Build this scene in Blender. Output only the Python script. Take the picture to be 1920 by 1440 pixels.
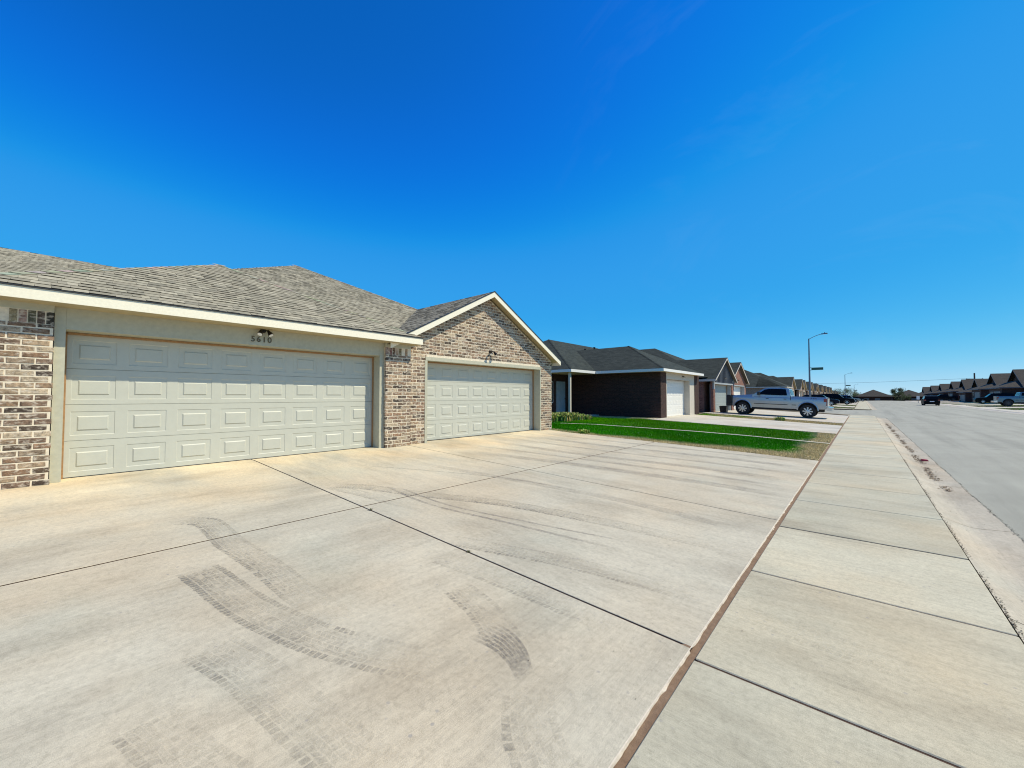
import bpy, bmesh, math, random
import numpy as np
from mathutils import Vector, Matrix
random.seed(7)
R = math.radians
SC = bpy.context.scene
for o in list(bpy.data.objects): bpy.data.objects.remove(o)

# ------------------------------------------------------------------ camera
cam = bpy.data.cameras.new('camera'); camo = bpy.data.objects.new('camera', cam)
SC.collection.objects.link(camo); SC.camera = camo
camo.location = (0, 0, 1.5)
camo.rotation_euler = (R(91.75), 0, R(41.0))
cam.sensor_width = 36; cam.lens = 36 * 755 / 1920
cam.clip_start = .05; cam.clip_end = 5000
SC.cycles.filter_width = 1.1
SC.render.resolution_x = 1024; SC.render.resolution_y = 768

# ------------------------------------------------------------------ sky, sun, exposure
SUN_EL, SUN_AZ = 51.6, 57.4           # azimuth measured from +Y towards +X
w = bpy.data.worlds.new("World"); SC.world = w; w.use_nodes = True
nt = w.node_tree; nt.nodes.clear()
sky = nt.nodes.new('ShaderNodeTexSky'); sky.sky_type = 'NISHITA'; sky.sun_disc = False
sky.sun_elevation = R(SUN_EL); sky.sun_rotation = R(SUN_AZ)
sky.altitude = 0; sky.air_density = 0.55; sky.dust_density = 0.0; sky.ozone_density = 1.5
# deep polarised-looking blue of this sky: a colour grade on the sky's own radiance (scaled by 0.1 for the curve, then back)
def vscale(src, k):
    n = nt.nodes.new('ShaderNodeVectorMath'); n.operation = 'SCALE'; n.inputs['Scale'].default_value = k; nt.links.new(src, n.inputs[0]); return n.outputs[0]
cv = nt.nodes.new('ShaderNodeRGBCurve')
for ci, pts in ((0, ((0, 0), (.05, .003), (.08, .008), (.095, .025), (.165, .042), (.36, .18), (.55, .36), (1, .6))),
                (1, ((0, 0), (.085, .118), (.10, .148), (.137, .26), (.15, .30), (.27, .39), (.54, .58), (.75, .69), (1, .8))),
                (2, ((0, 0), (.17, .50), (.26, .78), (.48, .85), (.8, .90), (1, .93)))):
    c_ = cv.mapping.curves[ci]
    c_.points[0].location = pts[0]; c_.points[1].location = pts[-1]
    for p in pts[1:-1]: c_.points.new(*p)
cv.mapping.update()
bg = nt.nodes.new('ShaderNodeBackground'); bg.inputs['Strength'].default_value = 0.10
wo = nt.nodes.new('ShaderNodeOutputWorld')
nt.links.new(vscale(sky.outputs[0], .1), cv.inputs['Color']); 
# a trace of high cirrus on the sun's side of the sky
tc_ = nt.nodes.new('ShaderNodeTexCoord'); mp_ = nt.nodes.new('ShaderNodeMapping'); mp_.inputs['Rotation'].default_value = (.5, .3, R(25)); mp_.inputs['Scale'].default_value = (.9, 5.5, 2.2)
nz_ = nt.nodes.new('ShaderNodeTexNoise'); nz_.inputs['Scale'].default_value = 2.2; nz_.inputs['Detail'].default_value = 7; nz_.inputs['Roughness'].default_value = .62; nz_.inputs['Distortion'].default_value = .6
rm_ = nt.nodes.new('ShaderNodeValToRGB'); rm_.color_ramp.elements[0].position = .52; rm_.color_ramp.elements[1].position = .80; rm_.color_ramp.elements[1].color = (.07, .07, .07, 1)
dt_ = nt.nodes.new('ShaderNodeVectorMath'); dt_.operation = 'DOT_PRODUCT'; dt_.inputs[1].default_value = (math.sin(R(40)), math.cos(R(40)), .35)
ms_ = nt.nodes.new('ShaderNodeMapRange'); ms_.inputs['From Min'].default_value = .35; ms_.inputs['From Max'].default_value = 1.0
mm_ = nt.nodes.new('ShaderNodeMath'); mm_.operation = 'MULTIPLY'; mx_ = nt.nodes.new('ShaderNodeMix'); mx_.data_type = 'RGBA'; mx_.inputs[7].default_value = (8, 9, 9.5, 1)
nt.links.new(tc_.outputs['Generated'], mp_.inputs[0]); nt.links.new(mp_.outputs[0], nz_.inputs['Vector']); nt.links.new(nz_.outputs['Fac'], rm_.inputs[0])
nt.links.new(tc_.outputs['Generated'], dt_.inputs[0]); nt.links.new(dt_.outputs['Value'], ms_.inputs[0]); nt.links.new(rm_.outputs[0], mm_.inputs[0]); nt.links.new(ms_.outputs[0], mm_.inputs[1])
nt.links.new(mm_.outputs[0], mx_.inputs[0]); nt.links.new(vscale(cv.outputs[0], 10), mx_.inputs[6]); nt.links.new(mx_.outputs[2], bg.inputs[0])
nt.links.new(bg.outputs[0], wo.inputs[0])
sl = bpy.data.lights.new('sun', 'SUN'); so = bpy.data.objects.new('sun', sl); SC.collection.objects.link(so)
sl.energy = 5.0; sl.angle = R(0.53); sl.color = (1.0, 0.90, 0.68)
sd = Vector((math.sin(R(SUN_AZ)) * math.cos(R(SUN_EL)), math.cos(R(SUN_AZ)) * math.cos(R(SUN_EL)), math.sin(R(SUN_EL))))
so.rotation_euler = sd.to_track_quat('Z', 'Y').to_euler(); so.location = (30, 20, 60)
SC.view_settings.view_transform = 'Standard'; SC.view_settings.look = 'None'
SC.view_settings.exposure = 0.0; SC.view_settings.gamma = 1

# ------------------------------------------------------------------ helpers
def tag(o, label=None, cat=None, group=None, kind=None):
    if label: o['label'] = label
    if cat: o['category'] = cat
    if group: o['group'] = group
    if kind: o['kind'] = kind
    return o
def empty(name, loc=(0, 0, 0), rot=(0, 0, 0), label=None, cat=None, group=None):
    o = bpy.data.objects.new(name, None); SC.collection.objects.link(o)
    o.location = loc; o.rotation_euler = rot; o.empty_display_size = .2
    return tag(o, label, cat, group)
def kids(o): return [c for c in bpy.data.objects if c.parent == o]
def copy_tree(o, parent=None):
    c = o.copy(); SC.collection.objects.link(c); c.parent = parent
    for ch in kids(o): copy_tree(ch, c)
    return c

class MB:
    """collects faces of ONE mesh; colours per face; ox,oy,oz are subtracted"""
    def __init__(s, off=(0, 0, 0)): s.v = []; s.f = []; s.m = []; s.c = []; s.a = []; s.off = off; s.col = (1, 1, 1); s.al = 1.0
    def V(s, p): s.v.append((p[0] - s.off[0], p[1] - s.off[1], p[2] - s.off[2])); return len(s.v) - 1
    def F(s, idx, m=0, col=None, al=None): s.f.append(tuple(idx)); s.m.append(m); s.c.append(col or s.col); s.a.append(s.al if al is None else al)
    def poly(s, pts, m=0, col=None, al=None): s.F([s.V(p) for p in pts], m, col, al)
    def hexa(s, p, m=0, col=None):
        i = [s.V(q) for q in p]
        for f in ((3, 2, 1, 0), (4, 5, 6, 7), (0, 1, 5, 4), (1, 2, 6, 5), (2, 3, 7, 6), (3, 0, 4, 7)): s.F([i[k] for k in f], m, col)
    def box(s, x0, x1, y0, y1, z0, z1, m=0, col=None):
        x0, x1 = min(x0, x1), max(x0, x1); y0, y1 = min(y0, y1), max(y0, y1); z0, z1 = min(z0, z1), max(z0, z1)
        s.hexa([(x0, y0, z0), (x1, y0, z0), (x1, y1, z0), (x0, y1, z0), (x0, y0, z1), (x1, y0, z1), (x1, y1, z1), (x0, y1, z1)], m, col)
    def tube(s, p, q, r0, r1=None, n=10, m=0, col=None, cap=True):
        r1 = r0 if r1 is None else r1
        p = Vector(p); q = Vector(q); d = (q - p).normalized()
        a = d.orthogonal().normalized(); b = d.cross(a)
        A = [s.V(p + (a * math.cos(t) + b * math.sin(t)) * r0) for t in [2 * math.pi * k / n for k in range(n)]]
        B = [s.V(q + (a * math.cos(t) + b * math.sin(t)) * r1) for t in [2 * math.pi * k / n for k in range(n)]]
        for k in range(n): s.F((A[k], A[(k + 1) % n], B[(k + 1) % n], B[k]), m, col)
        if cap: s.F(A[::-1], m, col); s.F(B, m, col)
    def lathe(s, c, axis, prof, n=20, m=0, col=None):
        """prof: (distance along axis, radius)"""
        c = Vector(c); d = Vector(axis).normalized(); a = d.orthogonal().normalized(); b = d.cross(a); rings = []
        for t, r in prof:
            rings.append([s.V(c + d * t + (a * math.cos(u) + b * math.sin(u)) * r) for u in [2 * math.pi * k / n for k in range(n)]])
        for A, B in zip(rings, rings[1:]):
            for k in range(n): s.F((A[k], A[(k + 1) % n], B[(k + 1) % n], B[k]), m, col)
        s.F(rings[0][::-1], m, col); s.F(rings[-1], m, col)
    def prism(s, pts, axis, a, b, m=0, col=None):
        """pts 2D; axis 'x': pts are (y,z); 'y': (x,z); 'z': (x,y)"""
        def P(p, t): return (t, p[0], p[1]) if axis == 'x' else ((p[0], t, p[1]) if axis == 'y' else (p[0], p[1], t))
        A = [s.V(P(p, a)) for p in pts]; B = [s.V(P(p, b)) for p in pts]; n = len(pts)
        s.F(A[::-1], m, col); s.F(B, m, col)
        for k in range(n): s.F((A[k], A[(k + 1) % n], B[(k + 1) % n], B[k]), m, col)
    def build(s, name, mats, parent=None, smooth=None, fix=True):
        me = bpy.data.meshes.new(name)
        me.from_pydata(s.v, [], s.f)
        for mt in (mats if isinstance(mats, (list, tuple)) else [mats]): me.materials.append(mt)
        me.polygons.foreach_set('material_index', s.m)
        nl = np.array([len(f) for f in s.f]); rep = np.repeat(np.arange(len(s.f)), nl)
        ca = np.ones((len(s.f), 4)); ca[:, :3] = np.array(s.c); ca[:, 3] = np.array(s.a)
        at = me.color_attributes.new('Col', 'FLOAT_COLOR', 'CORNER'); at.data.foreach_set('color', ca[rep].ravel())
        me.update()
        if fix:
            bm = bmesh.new(); bm.from_mesh(me); bmesh.ops.recalc_face_normals(bm, faces=bm.faces); bm.to_mesh(me); bm.free()
        if smooth:
            me.shade_smooth(); me.set_sharp_from_angle(angle=R(smooth))
        o = bpy.data.objects.new(name, me); SC.collection.objects.link(o)
        if parent: o.parent = parent
        return o

# ------------------------------------------------------------------ materials
def N(nt, t, **kw):
    n = nt.nodes.new(t)
    for k, v in kw.items():
        if k in n.inputs: n.inputs[k].default_value = v
        else: setattr(n, k, v)
    return n
def new_mat(name):
    m = bpy.data.materials.new(name); m.use_nodes = True; nt = m.node_tree
    return m, nt, nt.nodes['Principled BSDF']
def ramp(nt, src, stops):
    r = nt.nodes.new('ShaderNodeValToRGB'); e = r.color_ramp.elements
    while len(e) < len(stops): e.new(.5)
    for i, (p, c) in enumerate(stops): e[i].position = p; e[i].color = (*c, 1) if len(c) == 3 else c
    nt.links.new(src, r.inputs[0]); return r
def mix(nt, a, b, fac, mode='MIX'):
    n = nt.nodes.new('ShaderNodeMix'); n.data_type = 'RGBA'; n.blend_type = mode
    for s, i in ((fac, 0), (a, 6), (b, 7)):
        if isinstance(s, (int, float)): n.inputs[i].default_value = s
        elif isinstance(s, (tuple, list)): n.inputs[i].default_value = (*s, 1) if len(s) == 3 else s
        else: nt.links.new(s, n.inputs[i])
    return n.outputs[2]
def mathn(nt, op, a, b=0.0, clamp=False):
    n = nt.nodes.new('ShaderNodeMath'); n.operation = op; n.use_clamp = clamp
    for i, s in enumerate((a, b)):
        if isinstance(s, (int, float)): n.inputs[i].default_value = s
        else: nt.links.new(s, n.inputs[i])
    return n.outputs[0]
def noise(nt, vec, scale, detail=4, rough=.6, stretch=None):
    n = nt.nodes.new('ShaderNodeTexNoise'); n.inputs['Scale'].default_value = scale
    n.inputs['Detail'].default_value = detail; n.inputs['Roughness'].default_value = rough
    if stretch:
        mp = nt.nodes.new('ShaderNodeMapping'); mp.inputs['Scale'].default_value = stretch
        nt.links.new(vec, mp.inputs[0]); vec = mp.outputs[0]
    nt.links.new(vec, n.inputs['Vector']); return n.outputs['Fac']
def coord(nt, kind='Object'): return nt.nodes.new('ShaderNodeTexCoord').outputs[kind]
def bump(nt, bs, h, strength=.3, dist=.01, prev=None):
    b = nt.nodes.new('ShaderNodeBump'); b.inputs['Strength'].default_value = strength; b.inputs['Distance'].default_value = dist
    nt.links.new(h, b.inputs['Height'])
    if prev is not None: nt.links.new(prev, b.inputs['Normal'])
    nt.links.new(b.outputs[0], bs.inputs['Normal']); return b.outputs[0]

def simple(name, col, rough=.6, metal=0, var=.12, scale=6, bmp=0.0, coat=0, spec=None):
    m, nt, bs = new_mat(name); c = coord(nt)
    n = noise(nt, c, scale, 5)
    lo = tuple(x * (1 - var) for x in col); hi = tuple(min(1, x * (1 + var)) for x in col)
    nt.links.new(ramp(nt, n, [(.3, lo), (.7, hi)]).outputs[0], bs.inputs['Base Color'])
    bs.inputs['Roughness'].default_value = rough; bs.inputs['Metallic'].default_value = metal
    if coat: bs.inputs['Coat Weight'].default_value = coat; bs.inputs['Coat Roughness'].default_value = .05
    if spec is not None: bs.inputs['Specular IOR Level'].default_value = spec
    if bmp: bump(nt, bs, noise(nt, c, scale * 12, 3), bmp, .004)
    return m

def concrete_mat(name, base, dirx=True, stain=0.0, attr=False):
    """dirx: broom marks run along X, else along Y"""
    m, nt, bs = new_mat(name); c = coord(nt)
    st = (.10, 1, 1) if dirx else (1, .10, 1)
    st2 = (.03, 1, 1) if dirx else (1, .03, 1)
    big = noise(nt, c, .8, 6, .62)
    mid = noise(nt, c, 1.5, 6, .68, (.35, 1, 1) if dirx else (1, .35, 1))
    streak = noise(nt, c, 11, 6, .75, st)
    fine = noise(nt, c, 150, 3, .6, st2)
    grain = noise(nt, c, 260, 2, .5)
    mott = noise(nt, c, 28, 5, .7)
    b = np.array(base)
    col = ramp(nt, big, [(.32, tuple(b * .88)), (.68, tuple(b * 1.07))]).outputs[0]
    s2 = ramp(nt, mid, [(.30, (.76, .745, .735)), (.5, (1, 1, 1)), (.72, (1.09, 1.09, 1.09))]).outputs[0]
    col = mix(nt, col, s2, .9, 'MULTIPLY')
    s3 = ramp(nt, streak, [(.28, (.84, .835, .83)), (.5, (1, 1, 1)), (.75, (1.07, 1.07, 1.06))]).outputs[0]
    col = mix(nt, col, s3, .6, 'MULTIPLY')
    s6 = ramp(nt, mott, [(.3, (.80, .80, .79)), (.5, (1, 1, 1)), (.7, (1.12, 1.12, 1.11))]).outputs[0]
    col = mix(nt, col, s6, .8, 'MULTIPLY')
    s4 = ramp(nt, fine, [(.3, (.86, .86, .86)), (.7, (1.10, 1.10, 1.10))]).outputs[0]
    col = mix(nt, col, s4, .55, 'MULTIPLY')
    s5 = ramp(nt, grain, [(.32, (.76, .76, .76)), (.5, (1, 1, 1)), (.72, (1.16, 1.16, 1.16))]).outputs[0]
    col = mix(nt, col, s5, .7, 'MULTIPLY')
    # warm clay wash and cool patches
    wn = noise(nt, c, .55, 4, .55, (1, .8, 1))
    wf = ramp(nt, wn, [(.44, (0, 0, 0)), (.66, (1, 1, 1))]).outputs[0]
    col = mix(nt, col, mix(nt, col, (1.03, .96, .89), 1.0, 'MULTIPLY'), wf)
    cn = noise(nt, c, 1.1, 3, .5, (.6, 1, 1)); cf = ramp(nt, cn, [(.55, (0, 0, 0)), (.72, (1, 1, 1))]).outputs[0]
    col = mix(nt, col, mix(nt, col, (.95, .985, 1.0), 1.0, 'MULTIPLY'), cf)
    if attr:
        at = nt.nodes.new('ShaderNodeAttribute'); at.attribute_name = 'Col'; col = mix(nt, col, at.outputs['Color'], 1.0, 'MULTIPLY')
    if stain:
        # reddish clay dust blown towards the garages (x below -4), with a shape of its own
        sx = nt.nodes.new('ShaderNodeSeparateXYZ'); nt.links.new(c, sx.inputs[0])
        g = mathn(nt, 'MULTIPLY_ADD', sx.outputs[0], -1 / 3.0); g.node.inputs[2].default_value = -4.6 / 3.0; g.node.use_clamp = True
        pn = noise(nt, c, .9, 5, .6, (.35, 1, 1) if not dirx else (.5, 1.2, 1))
        pf = ramp(nt, pn, [(.36, (0, 0, 0)), (.6, (1, 1, 1))]).outputs[0]
        f = mathn(nt, 'MULTIPLY', mathn(nt, 'MULTIPLY', g, pf), stain)
        col = mix(nt, col, mix(nt, col, (1.34, 1.24, 1.10), 1.0, 'MULTIPLY'), f)
    # small dark specks and pits
    vo = nt.nodes.new('ShaderNodeTexVoronoi'); vo.inputs['Scale'].default_value = 11; nt.links.new(c, vo.inputs['Vector'])
    sp = ramp(nt, vo.outputs['Distance'], [(.07, (1, 1, 1)), (.13, (0, 0, 0))]).outputs[0]
    sn = ramp(nt, noise(nt, c, 1.7, 3), [(.42, (0, 0, 0)), (.60, (.7, .7, .7))]).outputs[0]
    col = mix(nt, col, (.30, .28, .25), mathn(nt, 'MULTIPLY', sp, sn))
    nt.links.new(col, bs.inputs['Base Color']); bs.inputs['Roughness'].default_value = .85
    bs.inputs['Specular IOR Level'].default_value = .3
    n1 = bump(nt, bs, fine, .28, .004)
    n2 = bump(nt, bs, grain, .30, .003, n1)
    bump(nt, bs, noise(nt, c, 34, 4, .6, (.5, 1, 1) if dirx else (1, .5, 1)), .30, .006, n2)
    return m

def asphalt_mat():
    m, nt, bs = new_mat('asphalt'); c = coord(nt)
    g = noise(nt, c, 120, 3, .7); big = noise(nt, c, .5, 7, .68); st = noise(nt, c, 1.3, 5, .65, (1, .05, 1))
    col = ramp(nt, big, [(.3, (.29, .285, .23)), (.7, (.355, .35, .285))]).outputs[0]
    col = mix(nt, col, ramp(nt, g, [(.3, (.62, .62, .62)), (.5, (1, 1, 1)), (.72, (1.4, 1.4, 1.4))]).outputs[0], .8, 'MULTIPLY')
    col = mix(nt, col, ramp(nt, st, [(.33, (.78, .78, .78)), (.5, (1, 1, 1)), (.68, (1.10, 1.10, 1.10))]).outputs[0], .8, 'MULTIPLY')
    vo = nt.nodes.new('ShaderNodeTexVoronoi'); vo.inputs['Scale'].default_value = .9; nt.links.new(c, vo.inputs['Vector'])
    oil = ramp(nt, vo.outputs['Distance'], [(.05, (.72, .72, .72)), (.16, (1, 1, 1))]).outputs[0]
    col = mix(nt, col, oil, ramp(nt, noise(nt, c, .3, 2), [(.5, (0, 0, 0)), (.6, (1, 1, 1))]).outputs[0], 'MULTIPLY')
    nt.links.new(col, bs.inputs['Base Color']); bs.inputs['Roughness'].default_value = .9
    bump(nt, bs, g, .5, .006); return m

def dirt_mat(name, a, b, scale=3):
    m, nt, bs = new_mat(name); c = coord(nt)
    n = noise(nt, c, scale, 8, .7); n2 = noise(nt, c, scale * 14, 4, .6)
    col = ramp(nt, n, [(.3, a), (.7, b)]).outputs[0]
    col = mix(nt, col, ramp(nt, n2, [(.3, (.65, .65, .65)), (.7, (1.25, 1.25, 1.25))]).outputs[0], .7, 'MULTIPLY')
    nt.links.new(col, bs.inputs['Base Color']); bs.inputs['Roughness'].default_value = .95
    bump(nt, bs, n2, .6, .01); return m

def attr_mat(name, rough=.9, nscale=18, amt=.8, bmp=.5, dist=.004, white=0.0, spec=.3, fine=None):
    """colour comes from the faces' own colour attribute, broken up by noise"""
    m, nt, bs = new_mat(name); c = coord(nt)
    at = nt.nodes.new('ShaderNodeAttribute'); at.attribute_name = 'Col'
    n = noise(nt, c, nscale, 5, .7); n2 = noise(nt, c, fine or nscale * 5, 3, .6)
    col = mix(nt, at.outputs['Color'], ramp(nt, n, [(.30, (.38, .36, .35)), (.5, (1, 1, 1)), (.72, (1.6, 1.55, 1.48))]).outputs[0], amt, 'MULTIPLY')
    col = mix(nt, col, ramp(nt, n2, [(.3, (.7, .7, .7)), (.7, (1.25, 1.25, 1.25))]).outputs[0], amt * .8, 'MULTIPLY')
    if white:
        wf = ramp(nt, noise(nt, c, nscale * .8, 4, .6, (1, 1, 2)), [(.50, (0, 0, 0)), (.66, (white,) * 3)]).outputs[0]
        col = mix(nt, col, (.62, .55, .45), wf)
    nt.links.new(col, bs.inputs['Base Color']); bs.inputs['Roughness'].default_value = rough
    bs.inputs['Specular IOR Level'].default_value = spec
    if bmp: bump(nt, bs, n2, bmp, dist)
    return m

def brick_mat(name, c1, c2, dark, mortar):
    """textured brick for the houses further off; u = x + y works on walls of either direction"""
    m, nt, bs = new_mat(name); c = coord(nt)
    s = nt.nodes.new('ShaderNodeSeparateXYZ'); nt.links.new(c, s.inputs[0])
    u = mathn(nt, 'ADD', s.outputs[0], s.outputs[1]); cb = nt.nodes.new('ShaderNodeCombineXYZ')
    nt.links.new(u, cb.inputs[0]); nt.links.new(s.outputs[2], cb.inputs[1])
    b = nt.nodes.new('ShaderNodeTexBrick'); b.inputs['Scale'].default_value = 1
    b.inputs['Brick Width'].default_value = .255; b.inputs['Row Height'].default_value = .082
    b.inputs['Mortar Size'].default_value = .006; b.inputs['Mortar Smooth'].default_value = .2; b.inputs['Bias'].default_value = -.1
    b.inputs['Color1'].default_value = (*c1, 1); b.inputs['Color2'].default_value = (*c2, 1); b.inputs['Mortar'].default_value = (*mortar, 1)
    nt.links.new(cb.outputs[0], b.inputs['Vector'])
    dn = noise(nt, cb.outputs[0], 9, 3, .6, (1, 2.4, 1))
    col = mix(nt, b.outputs['Color'], dark, ramp(nt, dn, [(.52, (0, 0, 0)), (.62, (.85, .85, .85))]).outputs[0])
    nt.links.new(col, bs.inputs['Base Color']); bs.inputs['Roughness'].default_value = .9
    inv = mathn(nt, 'SUBTRACT', 1.0, b.outputs['Fac']); bump(nt, bs, inv, .6, .008)
    return m

def shingle_mat(name, a, b, c3):
    m, nt, bs = new_mat(name); c = coord(nt)
    s = nt.nodes.new('ShaderNodeSeparateXYZ'); nt.links.new(c, s.inputs[0])
    u = mathn(nt, 'ADD', s.outputs[0], s.outputs[1]); cb = nt.nodes.new('ShaderNodeCombineXYZ')
    nt.links.new(u, cb.inputs[0]); nt.links.new(s.outputs[2], cb.inputs[1])
    k = nt.nodes.new('ShaderNodeTexBrick'); k.inputs['Scale'].default_value = 1
    k.inputs['Brick Width'].default_value = .28; k.inputs['Row Height'].default_value = .062
    k.inputs['Mortar Size'].default_value = .004; k.inputs['Mortar Smooth'].default_value = .1
    k.inputs['Color1'].default_value = (*a, 1); k.inputs['Color2'].default_value = (*b, 1); k.inputs['Mortar'].default_value = (*c3, 1)
    nt.links.new(cb.outputs[0], k.inputs['Vector'])
    n = noise(nt, c, 60, 3, .7); n2 = noise(nt, cb.outputs[0], 3.5, 4, .6, (1, 3, 1))
    col = mix(nt, k.outputs['Color'], ramp(nt, n, [(.3, (.6, .6, .6)), (.7, (1.4, 1.4, 1.4))]).outputs[0], .7, 'MULTIPLY')
    col = mix(nt, col, ramp(nt, n2, [(.3, (.75, .75, .75)), (.7, (1.2, 1.2, 1.2))]).outputs[0], .7, 'MULTIPLY')
    nt.links.new(col, bs.inputs['Base Color']); bs.inputs['Roughness'].default_value = .95
    bs.inputs['Specular IOR Level'].default_value = .2
    bump(nt, bs, n, .5, .004); return m

def track_mat():
    m, nt, bs = new_mat('tyre_dust'); c = coord(nt)
    at = nt.nodes.new('ShaderNodeAttribute'); at.attribute_name = 'Col'
    n = noise(nt, c, 45, 5, .7); n3 = noise(nt, c, 5, 3, .6)
    a = mathn(nt, 'MULTIPLY', at.outputs['Alpha'], ramp(nt, n, [(.34, (.12, .12, .12)), (.62, (1, 1, 1))]).outputs[0])
    a = mathn(nt, 'MULTIPLY', a, ramp(nt, n3, [(.3, (.35, .35, .35)), (.6, (1, 1, 1))]).outputs[0], True)
    nt.links.new(at.outputs['Color'], bs.inputs['Base Color']); nt.links.new(a, bs.inputs['Alpha'])
    bs.inputs['Roughness'].default_value = .95; return m

CONC = (.515, .475, .365)
M = {}
M['drive_x'] = concrete_mat('driveway_concrete', CONC, True, 1.0)
M['drive_y'] = concrete_mat('driveway_concrete_broomed', CONC, False, 1.0)
M['walk'] = concrete_mat('sidewalk_concrete', (.505, .48, .36), True)
M['walk_var'] = concrete_mat('sidewalk_slab_concrete', (.505, .48, .36), True, attr=True)
M['gutter'] = concrete_mat('gutter_concrete', (.47, .425, .33), False)
M['far_conc'] = concrete_mat('far_concrete', (.54, .51, .43), True)
M['asphalt'] = asphalt_mat()
M['clay'] = dirt_mat('joint_clay', (.18, .112, .066), (.29, .195, .12), 22)
M['joint'] = dirt_mat('joint_dirt', (.05, .026, .016), (.12, .066, .042), 20)
M['soil'] = dirt_mat('soil', (.14, .115, .07), (.26, .21, .13), .8)
M['lawnbase'] = dirt_mat('lawn_base', (.022, .10, .003), (.036, .14, .004), 2)
M['drybase'] = dirt_mat('dry_lawn_base', (.32, .265, .13), (.46, .38, .20), 3)
M['litter'] = attr_mat('litter', nscale=60, amt=.4)
M['blade'] = attr_mat('grass_blade', rough=1.0, nscale=3, amt=.35, bmp=0, spec=.0)
M['brick'] = attr_mat('brick', fine=95, nscale=17, amt=.95, bmp=.8, dist=.006, white=.75)
M['mortar'] = simple('mortar', (.74, .65, .50), .95, var=.15, scale=20, bmp=.5)
M['shingle'] = attr_mat('shingle', nscale=9, amt=.35, bmp=.6, dist=.004, fine=140, spec=.15)
M['drip'] = simple('drip_edge', (.03, .03, .03), .4)
M['trim'] = simple('beige_trim', (.84, .79, .63), .55, var=.06, scale=30, bmp=.15)
M['trim2'] = simple('sage_trim', (.46, .45, .345), .6, var=.08, scale=14, bmp=.2)
M['wood'] = simple('brown_weatherstrip', (.34, .19, .08), .6, var=.2, scale=25)
M['door'] = simple('garage_door_paint', (.50, .505, .435), .45, var=.03, scale=9, bmp=.12)
M['rubber'] = simple('door_seal', (.03, .03, .03), .7)
M['soffit'] = simple('soffit_paint', (.42, .35, .20), .7)
M['soffit_dark'] = simple('dark_soffit_paint', (.09, .085, .07), .7)
M['bronze'] = simple('dark_bronze', (.022, .018, .016), .35, .6)
M['lampglass'] = simple('lamp_lens', (.75, .75, .73), .15)
M['digit'] = simple('bronze_digit', (.13, .09, .045), .4, .3)
M['white'] = simple('white_paint', (.76, .75, .71), .45, var=.03)
M['cream'] = simple('cream_paint', (.55, .50, .42), .6, var=.04)
M['grey_door'] = simple('grey_door_paint', (.30, .34, .33), .5, var=.05)
M['dim_door'] = simple('dim_grey_door', (.13, .15, .145), .6)
M['batten'] = simple('charcoal_siding', (.075, .085, .10), .6, var=.15)
M['greytrim'] = simple('grey_trim', (.36, .38, .38), .5, var=.05)
M['brick_dark'] = brick_mat('dark_brick', (.060, .023, .016), (.030, .012, .009), (.006, .0035, .003), (.062, .043, .031))
M['brick_red'] = brick_mat('red_brick', (.28, .12, .08), (.18, .07, .05), (.07, .035, .028), (.34, .27, .21))
M['brick_tan'] = brick_mat('tan_brick', (.36, .25, .18), (.26, .17, .12), (.09, .06, .05), (.46, .40, .32))
M['roof_char'] = shingle_mat('charcoal_shingle', (.052, .062, .052), (.030, .038, .032), (.012, .013, .012))
M['roof_brown'] = shingle_mat('brown_shingle', (.082, .074, .062), (.052, .048, .042), (.018, .017, .015))
M['roof_weath'] = shingle_mat('weathered_shingle', (.16, .145, .115), (.10, .095, .08), (.03, .028, .025))
M['blue_door'] = simple('front_door_paint', (.30, .36, .40), .5)
M['glass_dark'] = simple('dark_window', (.004, .005, .006), .15, 0, var=.1, spec=.12)
M['tyre'] = simple('tyre_rubber', (.018, .018, .018), .85, var=.2, scale=30)
M['rim'] = simple('alloy_rim', (.55, .56, .58), .3, .8)
M['rim_dark'] = simple('dark_rim', (.06, .06, .065), .35, .6)
M['chrome'] = simple('chrome', (.62, .62, .64), .15, 1)
M['black_trim'] = simple('black_trim', (.015, .015, .016), .5)
M['silver'] = simple('silver_blue_paint', (.43, .44, .43), .30, .5, var=.04, coat=.6)
M['blackpaint'] = simple('black_paint', (.003, .003, .004), .45, .0, spec=.12)
M['navy'] = simple('navy_paint', (.005, .006, .016), .35, .1, spec=.2)
M['bluegrey'] = simple('bluegrey_paint', (.12, .19, .21), .3, .4, coat=.5)
M['greypaint'] = simple('grey_paint', (.22, .23, .24), .25, .6, coat=1)
M['red_lens'] = simple('red_lens', (.22, .01, .01), .15, coat=1)
M['clear_lens'] = simple('headlight_lens', (.5, .5, .5), .1, coat=1)
M['pole'] = simple('galvanised_pole', (.17, .18, .20), .45, .5)
M['green_sign'] = simple('sign_green', (.02, .10, .06), .4)
M['sign_white'] = simple('sign_white', (.8, .8, .8), .5)
M['bark'] = simple('bark', (.09, .065, .045), .95, var=.3, scale=12, bmp=.5)
M['leaf'] = attr_mat('leaf', rough=.7, nscale=4, amt=.5, bmp=0)
M['track'] = track_mat()
M['red_card'] = simple('red_card', (.35, .02, .03), .6)
M['wire'] = simple('wire', (.03, .03, .03), .6)
M['utility'] = simple('utility_pole_wood', (.10, .075, .055), .9, var=.2)

# ------------------------------------------------------------------ the ground
SLOPE = .0387
def zg(x):
    if x < -.76: return SLOPE * (min(-x, 8.6) - .76)
    if x > 12.5: return min(.35, .03 * (x - 12.5))
    return 0.0
rng = np.random.default_rng(3)

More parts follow.
